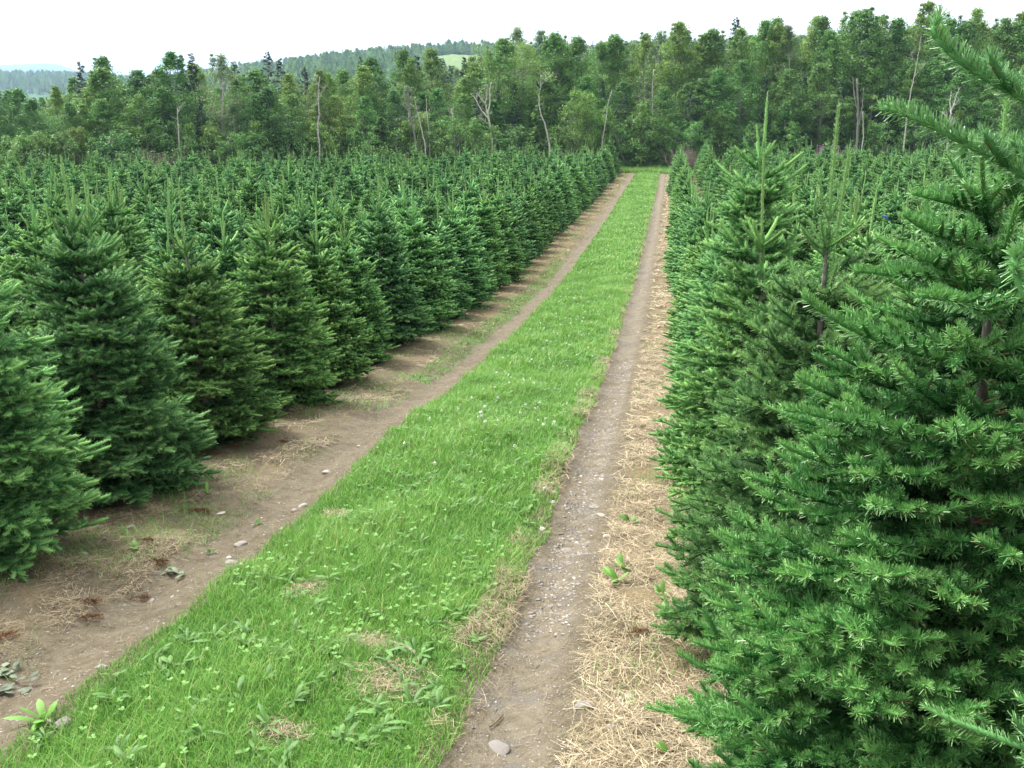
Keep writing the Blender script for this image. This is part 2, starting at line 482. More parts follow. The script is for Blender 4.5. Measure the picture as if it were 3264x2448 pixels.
    def twig(self, p, d, tl, tint, d0):
        rg = self.rg
        first = True; done = 0.0
        self.wood.append((p, p + d * tl, .0022))
        while done < tl - .02:
            seg = min(rg.uniform(.075, .105), tl - done + .015)
            last = done + seg >= tl - .02
            q = p + d * done
            self.sh.append((q, norm(d + UP * .04), seg, tint + (.30 * rg.uniform(.4, 1.2) if last else 0), 0, .1 if last else 0))
            if not last:
                for sg in (-1, 1):
                    t = norm(rot_about(d, UP, sg * RAD(rg.uniform(38, 60))) + UP * rg.uniform(-.2, .22))
                    self.sh.append((q + d * seg * rg.uniform(.7, 1), t, rg.uniform(.05, .085), tint + .26 * rg.uniform(.2, 1.2), 0, .1))
            done += seg
    # ---- needles
    def needles(self, mb, sh, per_m, width, nl, seed, m=0, leader=False, strand=0):
        rs = np.random.RandomState(seed)
        B = np.array([s[0] for s in sh]); D = np.array([s[1] for s in sh]); L = np.array([s[2] for s in sh])
        T = np.array([s[3] for s in sh]); BE = np.array([s[5] for s in sh])
        cnt = np.maximum(3, (L * per_m).astype(int))
        idx = np.repeat(np.arange(len(sh)), cnt); N = len(idx)
        first = np.repeat(np.cumsum(cnt) - cnt, cnt)
        t = (np.arange(N) - first + rs.uniform(.1, .9, N)) / cnt[idx]
        d = D[idx]; l = L[idx]
        u = np.tile(UP, (N, 1))
        flat = np.abs(d[:, 2]) > .92
        u[flat] = np.array([1.0, 0, 0])
        s1 = norm(np.cross(d, u)); s2 = np.cross(s1, d)       # s2 points up
        bend = BE[idx][:, None] * (t * t)[:, None] * l[:, None]
        base = B[idx] + d * (t * l)[:, None] + np.where(flat[:, None], 0, s2 * bend)
        if leader:
            phi = rs.uniform(0, 2 * pi, N)
        else:
            phi = np.where(rs.uniform(0, 1, N) < .72, rs.normal(pi / 2, 1.0, N), rs.uniform(0, 2 * pi, N))     # mostly the sides and the top
            phi[flat] = rs.uniform(0, 2 * pi, flat.sum())
        perp = s1 * np.cos(phi)[:, None] + s2 * np.sin(phi)[:, None]
        ang = np.radians((58 if leader else 70) - (24 if leader else 26) * t ** 3 + rs.normal(0, 7, N))
        nd = norm(d * np.cos(ang)[:, None] + perp * np.sin(ang)[:, None] + (0 if leader else .12) * np.array([0, 0, 1.0]))
        ln = nl * rs.uniform(.75, 1.15, N) * np.where(t > .9, .85, 1) * np.where(t < .12, .8, 1)
        ln = np.minimum(ln, .012 + l * .35)
        wv = norm(np.cross(nd, perp) * .75 + np.cross(nd, rs.normal(0, 1, (N, 3))) * .5) * (width * rs.uniform(.8, 1.2, N) / 2)[:, None]
        tip = base + nd * ln[:, None]
        V = np.stack([base - wv * .8, base + wv * .8, tip + wv * .62, tip - wv * .62], 1)
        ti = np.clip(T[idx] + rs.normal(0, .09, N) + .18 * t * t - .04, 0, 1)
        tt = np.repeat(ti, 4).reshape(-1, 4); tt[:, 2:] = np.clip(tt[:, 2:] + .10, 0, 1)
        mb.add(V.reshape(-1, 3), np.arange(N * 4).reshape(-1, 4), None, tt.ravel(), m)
    def core(self, mb, sh, lod, k=1.0):
        """the dense body of each shoot: a tapered spindle the needles stand out of"""
        B = np.array([s[0] for s in sh]); D = np.array([s[1] for s in sh]); L = np.array([s[2] for s in sh])
        T = np.array([s[3] for s in sh]); BE = np.array([s[5] for s in sh]); N = len(sh)
        rs = np.random.RandomState(12)
        u = np.tile(UP, (N, 1)); flat = np.abs(D[:, 2]) > .92; u[flat] = np.array([1.0, 0, 0])
        s1 = norm(np.cross(D, u)); s2 = np.cross(s1, D)
        R0 = {0: .0060, 1: .0112, 2: .0155, 3: .0185}[lod] * k * rs.uniform(.85, 1.15, N)
        prof = [(-.04, .55), (.25, 1.0), (.75, .95), (.97, .62), (1.06, .12)] if lod < 3 else [(-.04, .6), (.4, 1.0), (.9, .75), (1.06, .1)]
        S = 6 if lod < 2 else (5 if lod < 3 else 4); V = []; tt = []
        for t, w in prof:
            c = B + D * (t * L)[:, None] + np.where(flat[:, None], 0, s2 * (BE * t * t * L)[:, None])
            for j in range(S):
                a = 2 * pi * j / S
                V.append(c + (s1 * (cos(a) * 1.12) + s2 * (sin(a) * .92 + .15)) * (R0 * w * rs.uniform(.88, 1.12, N))[:, None])
                tt.append(np.clip(T - (.22 if lod == 0 else .12) + .16 * max(t, 0) ** 2 + rs.normal(0, .04, N), 0, 1))
        V = np.stack(V, 1); tt = np.stack(tt, 1); K = S * len(prof); o = np.arange(N)[:, None] * K; q = []
        for i in range(len(prof) - 1):
            for j in range(S):
                j2 = (j + 1) % S; q.append(o + np.array([[i * S + j, i * S + j2, i * S + S + j2, i * S + S + j]]))
        mb.add(V.reshape(-1, 3), np.concatenate(q), None, tt.ravel(), 2)
    def sticks(self, mb, segs, m):
        P0 = np.array([s[0] for s in segs]); P1 = np.array([s[1] for s in segs]); r = np.array([s[2] for s in segs])
        d = norm(P1 - P0); ref = np.where(np.abs(d[:, 2:3]) > .9, np.array([[1.0, 0, 0]]), np.array([[0, 0, 1.0]]))
        a = norm(np.cross(d, ref)); b = np.cross(d, a); N = len(segs); V = []
        for kk in range(3):
            o = a * cos(kk * 2.094) + b * sin(kk * 2.094)
            V += [P0 + o * r[:, None], P1 + o * (r * .75)[:, None]]
        V = np.stack(V, 1); o = np.arange(N)[:, None] * 6
        q = np.concatenate([o + np.array([[2 * i, 2 * ((i + 1) % 3), 2 * ((i + 1) % 3) + 1, 2 * i + 1]]) for i in range(3)])
        mb.add(V.reshape(-1, 3), q, None, .5, m)
    def meshes(self, lod, bluish=False):
        per_m, width, nl = {0: (1450, .0021, .0240), 1: (600, .0033, .0250), 2: (175, .0060, .0255), 3: (46, .0120, .028)}[lod]
        rg = random.Random(77)
        sh = self.sh if lod < 3 else [s for s in self.sh if rg.random() < .75]
        c = MB(); self.core(c, sh, lod); self.needles(c, sh, per_m, width, nl, 3)
        if self.big: self.core(c, self.big, lod, 1.0); self.needles(c, self.big, per_m * .9, width, nl * 1.2, 5)
        if lod < 3:
            self.sticks(c, self.wood, 1)
        if lod < 2:
            self.sticks(c, [(s[0], s[0] + s[1] * s[2] * .95, .0013) for s in sh], 1)
        le = MB(); self.core(le, self.lsh, lod, .82); self.needles(le, self.lsh, per_m * 1.25, width, nl * .78, 9, 0, True)
        self.sticks(le, [(s[0], s[0] + s[1] * s[2], .0018) for s in self.lsh], 1)
        t = MB()
        zz = np.concatenate([[-.12], np.linspace(0, self.top, 12)])
        tube(t, [self.tr(z) for z in zz], np.interp(zz, [-.2, 0, self.top], [.05, .042, .007]), 8)
        return (c.mesh('crown', [BLUISH, TWIG, BLUISH_B] if bluish else [NEEDLE, TWIG, NEEDLE_B], True), le.mesh('leader_shoot', [LEADER, TWIG, LEADER_B], True), t.mesh('trunk', [FBARK], True))

FIRS = {}
def fir_variant(lod, i):
    key = (lod, i)
    if key not in FIRS:
        rg = random.Random(100 + i)
        H = 2.3
        f = Fir(31 + i * 7, H, .74 * rg.uniform(.92, 1.06), rg.uniform(.40, .58), (1, 2, 1, 3, 1, 2)[i % 6])
        FIRS[key] = (f.meshes(lod), H)
    return FIRS[key]

def fir_object(loc, rz, s, meshes, wide=1.0):
    root = empty('fir_tree', loc, rz, s)
    root.scale = (s * wide, s * wide, s)
    if rz: root.rotation_euler = (rg.gauss(0, .022), rg.gauss(0, .022), rz)
    kids = []
    for nm, me in zip(('crown', 'leader_shoot', 'trunk'), meshes):
        kids.append(link(bpy.data.objects.new(nm, me), root))
    return root, kids

R0Y = [1.65, 2.75, 4.46, 6.3, 7.6]
RIGHT_X = lambda y: float(np.interp(y, [0, 1.65, 2.75, 4.46, 6.3, 7.6, 12, 68], [1.2, 1.18, .885, .65, .635, .66, .70, .46]))
def field_end(x): return 68.5 + (.72 * (x + 4) if x < -4 else .25 * max(x, 0))
rg = random.Random(11)
trees = []   # (row, k, x, y, h, wide)
for side in (-1, 1):
    for row in range(34 if side < 0 else 16):
        y0 = 4.9 if side < 0 else 2.1
        if row: y0 = (2.6 if side < 0 else 2.8) + rg.uniform(-.3, .3)
        k = 0
        while True:
            y = y0 + 1.5 * k
            if side > 0 and row == 0: y = R0Y[k] if k < 5 else 7.6 + 1.5 * (k - 4)
            jx, jy = rg.uniform(-.10, .10), rg.uniform(-.13, .13)
            if row == 0: jx *= .5; jy *= .5
            if side > 0 and row == 0 and k < 5: jx = jy = 0
            x = (-4.02 - 1.5 * row if side < 0 else RIGHT_X(y) + 1.58 * row) + jx
            if y > field_end(x): break
            h = rg.gauss(2.20, .21) if y < 30 else rg.gauss(2.05, .21)
            h = min(max(h, 1.5), 2.65)
            if row > 1 and rg.random() < .025: k += 1; continue
            trees.append([side, row, k, x, y + jy, h, rg.uniform(.92, 1.08)])
            k += 1
# trees whose height can be read in the photograph
for t in trees:
    sd, r, k_ = t[:3]
    fix = {(1, 0, 0): (2.45, 1.0), (1, 0, 1): (2.40, 1.0), (1, 0, 2): (2.60, 1.0), (1, 0, 3): (2.46, 1.0), (1, 0, 4): (2.95, 1.0),
           (1, 0, 5): (2.3, 1), (1, 0, 6): (2.2, 1), (-1, 0, 0): (2.38, 1.08), (-1, 0, 1): (2.42, 1.02), (-1, 0, 2): (2.25, 1.0), (-1, 0, 3): (2.2, 1.0),
           (-1, 0, 4): (2.1, 1.0)}.get((sd, r, k_))
    if fix: t[5], t[6] = fix
def in_view(x, y, m=1.0):
    px, py, d = project(x, y, gz(x, y) + 1.6)
    return d > .4 and -150 * m - 900 / max(d, .5) < px < 2212 + 150 * m + 900 / max(d, .5)
vis = [t for t in trees if in_view(t[3], t[4]) or tuple(t[:3]) == (1, 0, 0)]
def size_key(t):
    d = math.hypot(t[3], t[4])
    f = 1.0 if t[1] == 0 else (.8 if t[1] < 3 else .7)
    if t[0] > 0 and t[1] > 0:
        f *= .85
    return d / f
vis.sort(key=size_key)
NIND = 296
indiv, rest = vis[:NIND], vis[NIND:]
# order within a row for the labels
LOOK = {(-1, 0, 0): 'dense dark fir cut by the left frame edge, first left of the lane',
        (-1, 0, 1): 'tall full fir with a long pale leader, second from the camera left of the lane',
        (-1, 0, 2): 'dense dark green fir with brown twigs at its foot, third left of the lane',
        (-1, 0, 3): 'bushy fir with bright lower tips, fourth from the camera left of the lane',
        (1, 0, 0): 'nearest fir at the right frame edge, only its upper branches reaching in',
        (1, 0, 1): 'largest close fir on the right with every needle and its grey trunk visible',
        (1, 0, 2): 'fir with two yellow-green upright leaders behind the big close fir at right',
        (1, 0, 3): 'shorter fir with open top whorl, fourth in the row right of the lane',
        (1, 0, 4): 'tallest pointed fir with several upright leaders, fifth right of the lane'}
byrow = {}
for t in sorted(indiv, key=lambda t: t[4]):
    byrow.setdefault((t[0], t[1]), []).append(t)
T_NEAR = Fir(404, 2.40, .88, .30, 1, 1.6, .36); T_NEAR2 = Fir(505, 2.45, .62, .40, 1)
def fir_arm(F, root, pts):
    """a long upswept side branch of one fir through points given in the place (root: the tree's foot)"""
    P = [np.array(p) - np.array(root) for p in pts]
    t = np.linspace(0, 1, 12)[:, None]
    C = P[0] * (1 - t) ** 2 + 2 * (2 * P[1] - .5 * P[0] - .5 * P[2]) * t * (1 - t) + P[2] * t * t
    for j in range(11):
        d = norm(C[j + 1] - C[j]); l = float(np.linalg.norm(C[j + 1] - C[j]))
        F.wood.append((C[j], C[j + 1], .0045 - .0003 * j))
        if j > 1:
            for q in range(2): F.big.append((C[j], d, l * 1.12, .50 + .025 * j, 0, 0))
        if 2 < j < 7:
            for sg in (-1, 1): F.sh.append((C[j], norm(rot_about(d, UP, sg * .8) + UP * .1), .19 - .018 * j, .55, 0, .1))
_f0 = (RIGHT_X(1.65), 1.65, gz(RIGHT_X(1.65), 1.65)); _at = lambda px, py, y: ray(px, py) * (y / ray(px, py)[1]) + np.array([0, 0, CAMZ])
for nz, mid, tip in ((1.80, (2230, 392, 1.72), (1905, 235, 1.78)), (2.02, (2235, 228, 1.70), (2030, 38, 1.74)), (1.72, (2290, 405, 1.85), (2080, 338, 1.95)), (1.62, (2360, 620, 1.5), (2215, 640, 1.4))):
    fir_arm(T_NEAR2, _f0, [(_f0[0], _f0[1], _f0[2] + nz), _at(*mid), _at(*tip)])
_f1 = (RIGHT_X(2.75), 2.75, gz(RIGHT_X(2.75), 2.75))
for ny, mid, tip in ((492, (2080, 448, 2.70), (1972, 419, 2.66)), (560, (2041, 515, 2.62), (1953, 463, 2.55)), (625, (2030, 578, 2.60), (1940, 534, 2.5)), (650, (1990, 606, 2.72), (1847, 586, 2.72)),
                     (800, (1900, 738, 2.60), (1736, 640, 2.58)), (1000, (1880, 925, 2.5), (1696, 884, 2.45)), (700, (2090, 660, 2.35), (1985, 640, 2.2)), (520, (2210, 440, 2.6), (2240, 370, 2.55))):
    fir_arm(T_NEAR, _f1, [(_f1[0], _f1[1], _at(2190, ny, 2.75)[2]), _at(*mid), _at(*tip)])
T_2 = Fir(606, 2.6, .68, .58, 2); T_3 = Fir(707, 2.46, .66, .56, 1); T_4 = Fir(808, 2.95, .72, .48, 3)
hero = {(1, 0, 0): (T_NEAR2.meshes(0, True), 2.45), (1, 0, 1): (T_NEAR.meshes(0, True), 2.40), (1, 0, 2): (T_2.meshes(0), 2.6), (1, 0, 3): (T_3.meshes(1), 2.46), (1, 0, 4): (T_4.meshes(1), 2.95)}
lowkids = []; midkids = []
for (sd, row), lst in byrow.items():
    for n, t in enumerate(lst):
        _, _, kk, x, y, h, wd = t
        d = math.hypot(x, y)
        lod = 0 if d < 5.3 else (1 if d < 11 else (2 if d < 26 else 3))
        meshes, H0 = hero.get((sd, row, kk)) or fir_variant(lod, (kk * 5 + row * 3 + (sd > 0)) % (3 if lod < 1 else 6))
        s = h / H0
        o, kids = fir_object((x, y, gz(x, y)), 0.0 if (sd, row, kk) in hero else rg.uniform(0, 6.28), s, meshes, wd)
        if lod == 3 and len(lowkids) < 8: lowkids.append(kids)
        if lod == 1 and not midkids and (sd, row, kk) not in hero: midkids.append(kids)
        sname = 'left' if sd < 0 else 'right'
        lab = LOOK.get((sd, row, kk))
        if not lab:
            place = 'edging the lane on its %s' % sname if row == 0 else 'in the %s row %s of the lane' % (ordinal(row + 1), sname)
            lab = 'fir %s, %s from the camera' % (place, ordinal(n + 1))
        tag(o, lab, 'fir tree', 'christmas firs in planted rows')

# ------------------------------------------------------------------ geometry-node scatter for stuff
def scatter(name, pts, rot, scl, groups, which):
    """one object: a cloud of points, each carrying an instance of the joined meshes of one group"""
    me = bpy.data.meshes.new(name)
    me.vertices.add(len(pts)); me.vertices.foreach_set('co', np.asarray(pts, np.float32).ravel())
    for nm, dt, data, fld in (('r', 'FLOAT_VECTOR', rot, 'vector'), ('s', 'FLOAT_VECTOR', scl, 'vector'), ('w', 'INT', which, 'value')):
        a = me.attributes.new(nm, dt, 'POINT')
        a.data.foreach_set(fld, np.asarray(data, np.int32 if dt == 'INT' else np.float32).ravel())
    o = link(bpy.data.objects.new(name, me))
    ng = bpy.data.node_groups.new(name, 'GeometryNodeTree')
    ng.interface.new_socket('Geometry', in_out='INPUT', socket_type='NodeSocketGeometry')
    ng.interface.new_socket('Geometry', in_out='OUTPUT', socket_type='NodeSocketGeometry')
    N, Lk = ng.nodes.new, ng.links.new
    gi, go, jn = N('NodeGroupInput'), N('NodeGroupOutput'), N('GeometryNodeJoinGeometry')
    def attr(nm, dt):
        a = N('GeometryNodeInputNamedAttribute'); a.data_type = dt; a.inputs['Name'].default_value = nm
        return [s for s in a.outputs if s.enabled and s.name == 'Attribute'][0]
    R_, S_, W_ = attr('r', 'FLOAT_VECTOR'), attr('s', 'FLOAT_VECTOR'), attr('w', 'INT')
    for gi_, objs in enumerate(groups):
        j2 = N('GeometryNodeJoinGeometry')
        for ob in objs:
            oi = N('GeometryNodeObjectInfo'); oi.transform_space = 'ORIGINAL'; oi.inputs['Object'].default_value = ob
            Lk(oi.outputs['Geometry'], j2.inputs[0])
        cmp_ = N('FunctionNodeCompare'); cmp_.data_type = 'INT'; cmp_.operation = 'EQUAL'
        ins = [s for s in cmp_.inputs if s.enabled]
        Lk(W_, ins[0]); ins[1].default_value = gi_
        ip = N('GeometryNodeInstanceOnPoints')
        Lk(gi.outputs[0], ip.inputs['Points']); Lk(j2.outputs[0], ip.inputs['Instance'])
        Lk(cmp_.outputs[0], ip.inputs['Selection'])
        Lk(R_, ip.inputs['Rotation']); Lk(S_, ip.inputs['Scale'])
        Lk(ip.outputs[0], jn.inputs[0])
    Lk(jn.outputs[0], go.inputs[0])
    md = o.modifiers.new('scatter', 'NODES'); md.node_group = ng
    return o

if rest:
    nearleft = [[-1, r, -1, -4.0 - 1.5 * r, y, rg.uniform(2.0, 2.3), 1.0] for r in range(4) for y in (3.4, 1.9, .4) if not (r > 0 and y > 1.9) or r > 9]
    nmain = len(rest); rest = rest + nearleft
    pts = [(t[3], t[4], gz(t[3], t[4])) for t in rest]
    rot = [(0, 0, rg.uniform(0, 6.28)) for t in rest]
    scl = [(t[5] / 2.3 * t[6], t[5] / 2.3 * t[6], t[5] / 2.3) for t in rest]
    o = scatter('fir_plantation', pts, rot, scl, [k_[:2] for k_ in lowkids[:6]] + [midkids[0]], [rg.randrange(min(6, len(lowkids))) if q_ < nmain else min(6, len(lowkids)) for q_ in range(len(rest))])
    tag(o, 'far mass of small firs filling the back of the field', 'fir plantation', kind='stuff')

# ------------------------------------------------------------------ forest trees
def leaf_cloud(mb, centres, radii, n_each, size, rs, squash=.7, tint0=.5, spread=.16, m=0):
    C = np.repeat(np.asarray(centres), n_each, 0); Rr = np.repeat(np.asarray(radii), n_each)
    N = len(C)
    dirs = norm(rs.normal(0, 1, (N, 3))); rad = Rr * rs.uniform(.25, 1.0, N) ** .6
    off = dirs * rad[:, None]; off[:, 2] *= squash
    p = C + off + rs.normal(0, .24, (N, 3)) * Rr[:, None]
    nrm = norm(dirs * .6 + rs.normal(0, .6, (N, 3)) + np.array([0, 0, .5]))
    a = norm(np.cross(nrm, rs.normal(0, 1, (N, 3)))); b = np.cross(nrm, a)
    sz = size * rs.uniform(.6, 1.35, N)[:, None]
    V = np.stack([p - a * sz, p - b * sz * .6, p + a * sz, p + b * sz * .6 + nrm * sz * .2], 1)
    ct = np.repeat(rs.normal(tint0, spread, len(centres)), n_each)
    ti = np.repeat(np.clip(ct + rs.normal(0, .12, N), 0, 1), 4)
    mb.add(V.reshape(-1, 3), np.arange(N * 4).reshape(-1, 4), None, ti, m)

def grow(rs, p, d, L, r, depth, segs, tips, spread=.55, up=.12):
    """recursive limb: appends (points, radii) to segs and end points to tips"""
    pts = [p]; n = 5
    for i in range(n):
        d = norm(d + rs.normal(0, .09, 3) + np.array([0, 0, up * .3]))
        pts.append(pts[-1] + d * L / n)
    segs.append((np.array(pts), np.linspace(r, r * .55, n + 1)))
    if depth == 0:
        tips.append(pts[-1]); tips.append(pts[-2]); return
    for i in range(rs.randint(2, 4)):
        nd = norm(d + rs.normal(0, spread, 3) + np.array([0, 0, up]))
        grow(rs, pts[rs.randint(3, n + 1)], nd, L * rs.uniform(.55, .8), r * .55, depth - 1, segs, tips, spread, up)

def broadleaf(seed, H=9.0, W=2.0, low=.12, clumps=120, n_each=48, leaf=.085, mat=None, bark=None, pointed=.5, stems=1, clump_r=.55):
    rs = np.random.RandomState(seed)
    trunk = MB(); crown = MB()
    lines = []
    for s in range(stems):
        x0 = rs.normal(0, .18 * (stems - 1), 2); tp = x0 + rs.normal(0, .35 if stems == 1 else .9, 2)
        zz = np.linspace(-.2, H * .93, 10)
        f = zz / H
        pts = np.stack([x0[0] + (tp[0] - x0[0]) * f + .06 * np.sin(f * 9 + seed), x0[1] + (tp[1] - x0[1]) * f + .06 * np.cos(f * 7 + seed), zz], 1)
        tube(trunk, pts, np.interp(f, [0, 1], [.0125 * H, .012]) / (1 if stems == 1 else 1.5), 7)
        lines.append(pts)
    C, Rd = [], []; a0_ = 0.0
    for k_ in range(clumps):
        u = rs.uniform(0, 1) ** 1.15
        z = H * (low + (1 - low) * u)
        env = W * (np.sin(pi * min(1, (u * .86 + .14)) ** (1 + pointed * .5)) ** .6) * (1 if u < .62 else (1 - (u - .62) / .38 * .62))
        env *= 1 + .30 * sin(2.3 * u * 4 + seed + 1.5 * cos(a0_)); a0_ = rs.uniform(0, 6.28)
        a = rs.uniform(0, 6.28); r = env * rs.uniform(.15, 1) ** .55
        ln = lines[rs.randint(len(lines))]
        cx = np.interp(z, ln[:, 2], ln[:, 0]); cy = np.interp(z, ln[:, 2], ln[:, 1])
        c = np.array([cx + r * cos(a), cy + r * sin(a), min(z, H - .15)])
        C.append(c); Rd.append(clump_r * rs.uniform(.55, 1.15) * (1 if u < .6 else 1 - (u - .6) * .7))
        if k_ % 3 == 0:
            zb = max(z - r * .7, .1 * H)
            p0 = np.array([np.interp(zb, ln[:, 2], ln[:, 0]), np.interp(zb, ln[:, 2], ln[:, 1]), zb])
            tube(trunk, [p0, p0 * .5 + c * .5 + np.array([0, 0, .05]), c], [.03, .018, .006], 4)
    # a few upright spires so the outline is ragged
    for k_ in range(5):
        a = rs.uniform(0, 6.28); r = rs.uniform(0, W * .45); zt = H * rs.uniform(.86, 1.0)
        for q in range(3):
            C.append(np.array([lines[0][-1][0] + r * cos(a), lines[0][-1][1] + r * sin(a), zt - q * .28])); Rd.append(.11 + .07 * q)
    leaf_cloud(crown, C, Rd, n_each, leaf, rs)
    return crown.mesh('crown', [mat]), trunk.mesh('trunk', [bark], True)

def conifer(seed, H=9.0, W=1.35, mat=None, thin=1.0, n_br=150):
    rs = np.random.RandomState(seed)
    trunk, crown = MB(), MB()
    tube(trunk, [(0, 0, -.2), (.03, 0, H * .5), (0, .02, H * .98)], [.11, .07, .008], 7)
    P, Dv, S, T = [], [], [], []
    for k_ in range(n_br):
        u = (k_ + rs.uniform(0, 1)) / n_br
        z = H * (.06 + .93 * u); L = (W * (1 - u) ** .75 + .12) * rs.uniform(.6, 1.12)
        a = rs.uniform(0, 6.28); e = -.28 + .75 * u + rs.normal(0, .09)
        h = np.array([cos(a), sin(a), 0]); sd = np.array([-sin(a), cos(a), 0]); tb = rs.normal(.5, .15)
        n = int(9 + 26 * L * thin)
        s = rs.uniform(.12, 1, n) ** .8 * L
        wd = (L - s) * .42 + .05
        lat = rs.uniform(-1, 1, n) * wd
        p = np.array([0, 0, z]) + h * (s * cos(e))[:, None] + UP * (s * sin(e) + .10 * s * s)[:, None] + sd * lat[:, None] - UP * (np.abs(rs.normal(0, .06, n)))[:, None]
        P.append(p); Dv.append(norm(h + sd * (lat / np.maximum(wd, .01) * .8)[:, None] + rs.normal(0, .25, (n, 3))))
        S.append(rs.uniform(.07, .14, n)); T.append(np.clip(tb + rs.normal(0, .12, n) + .15 * (s / L - .5), 0, 1))
    P, Dv, S, T = map(np.concatenate, (P, Dv, S, T)); N = len(P)
    wv = norm(np.cross(Dv, UP + rs.normal(0, .45, (N, 3)))) * (S * .36)[:, None]
    V = np.stack([P - Dv * S[:, None] * .6 - wv * .5, P - Dv * S[:, None] * .6 + wv * .5, P + Dv * S[:, None] + wv, P + Dv * S[:, None] - wv], 1)
    crown.add(V.reshape(-1, 3), np.arange(N * 4).reshape(-1, 4), None, np.repeat(T, 4))
    return crown.mesh('crown', [mat]), trunk.mesh('trunk', [GBARK], True)

KIND = {
    'maple': [broadleaf(s, 9, 2.0, .03, 270, 66, .062, LEAF_A, GBARK, clump_r=.46) for s in (1, 2, 3)],
    'aspen': [broadleaf(s, 9, 1.55, .05, 210, 62, .058, LEAF_B, GBARK, .9, clump_r=.40) for s in (4, 5, 6)],
    'birch': [broadleaf(s, 9, 1.5, .10, 150, 60, .052, LEAF_C, BIRCH, .8, clump_r=.42) for s in (7, 8)],
    'clump': [broadleaf(s, 9, 2.3, .22, 170, 62, .062, LEAF_B, GBARK, .4, stems=4) for s in (9,)],
    'spruce': [conifer(s, 9, 1.35, SPRUCE) for s in (11, 12, 13)],
    'balsam': [conifer(s, 4, 1.05, LEAF_A, 1.3, 110) for s in (14,)],
    'bush': [broadleaf(s, 3, 1.25, .02, 80, 60, .055, SHRUB, GBARK, 0, stems=4, clump_r=.36) for s in (15, 16)],
    'sapling': [broadleaf(s, 4.5, 1.25, .04, 100, 60, .055, LEAF_B, GBARK, .2, stems=2, clump_r=.42) for s in (17, 18)],
}
HK = {'maple': 9, 'aspen': 9, 'birch': 9, 'clump': 9, 'spruce': 9, 'balsam': 4, 'bush': 3, 'sapling': 4.5}
NAMEK = {'maple': 'maple_tree', 'aspen': 'aspen_tree', 'birch': 'birch_tree', 'clump': 'maple_tree', 'spruce': 'spruce_tree',
         'balsam': 'young_conifer', 'bush': 'green_bush', 'sapling': 'young_tree'}
DESC = {'maple': 'dark green broad leafy tree', 'aspen': 'lighter green slender leafy tree', 'birch': 'grey-green airy birch with pale trunk',
        'clump': 'many-stemmed leafy tree with bare grey stems', 'spruce': 'dark pointed spruce', 'balsam': 'small bright green conifer',
        'bush': 'low bright green bush', 'sapling': 'small rounded yellow-green tree'}
CATK = {'spruce': 'conifer', 'balsam': 'conifer', 'bush': 'bush'}
rf = random.Random(21)
fcount = {}
flist = []
def forest_y(x): return field_end(x) + 7.0 + (0 if x < 5 else .0)
def plant(px, layer, kind, top=None, h=None, wide=None, jit=0.0):
    """px: direction in the photograph; layer: metres behind the edge of the wood"""
    r = ray(px, 220); q = r[0] / r[1]
    y = 60.0
    for _ in range(30): y = forest_y(q * y) + layer
    x = q * y
    z = float(base_z(y))
    if top is not None:
        rt = ray(px, top); h = rt[2] * (y / rt[1]) + CAMZ - z
    flist.append((px, layer, kind, x, y, z, h, wide))
# outline of the wood, left to right
for px, top, kind, layer in [
    (8, 196, 'maple', 3), (52, 192, 'maple', 1), (118, 186, 'aspen', 5), (150, 168, 'aspen', 8), (182, 130, 'spruce', 4), (205, 156, 'aspen', 2), (229, 124, 'maple', 4),
    (262, 148, 'maple', 2), (288, 152, 'maple', 3), (318, 150, 'maple', 2), (355, 113, 'maple', 3), (398, 116, 'spruce', 3), (422, 112, 'spruce', 4), (450, 138, 'aspen', 5),
    (478, 114, 'birch', 1), (512, 130, 'spruce', 14), (535, 165, 'maple', 3), (560, 152, 'maple', 2), (584, 110, 'spruce', 12), (610, 124, 'spruce', 13), (634, 160, 'aspen', 3),
    (660, 144, 'spruce', 10), (690, 152, 'aspen', 1), (722, 158, 'aspen', 3), (752, 152, 'maple', 6), (782, 142, 'aspen', 3), (815, 124, 'maple', 5), (856, 110, 'maple', 5),
    (880, 128, 'aspen', 3), (902, 118, 'spruce', 4), (934, 104, 'aspen', 6), (957, 123, 'spruce', 12), (980, 168, 'aspen', 5), (1003, 121, 'spruce', 6), (1032, 138, 'maple', 5), (1056, 84, 'maple', 5),
    (1085, 98, 'clump', 4), (1112, 56, 'birch', 9), (1142, 66, 'birch', 9), (1165, 90, 'clump', 6), (1192, 80, 'maple', 8), (1228, 72, 'maple', 4), (1262, 82, 'maple', 5), (1295, 92, 'maple', 7),
    (1320, 76, 'aspen', 9), (1352, 80, 'maple', 8), (1385, 72, 'aspen', 7), (1420, 64, 'birch', 6), (1456, 50, 'aspen', 5), (1488, 62, 'maple', 6), (1520, 74, 'aspen', 6),
    (1552, 66, 'maple', 5), (1580, 36, 'spruce', 8), (1604, 62, 'aspen', 5), (1632, 46, 'maple', 6), (1662, 52, 'aspen', 5), (1686, 38, 'maple', 6), (1715, 54, 'birch', 4),
    (1738, 34, 'aspen', 6), (1764, 38, 'maple', 5), (1790, 66, 'maple', 4), (1832, 24, 'maple', 6), (1864, 22, 'maple', 5), (1896, 34, 'aspen', 6), (1932, 42, 'maple', 5),
    (1975, 8, 'aspen', 7), (2000, 44, 'maple', 4), (2024, 24, 'spruce', 6), (2056, 30, 'spruce', 5), (2086, 48, 'maple', 4), (2118, 18, 'aspen', 6), (2146, 40, 'maple', 4), (2170, 30, 'aspen', 5),
    (2204, 46, 'maple', 3), (2240, 30, 'maple', 5), (-30, 190, 'maple', 2)]:
    plant(px, layer, kind, top)
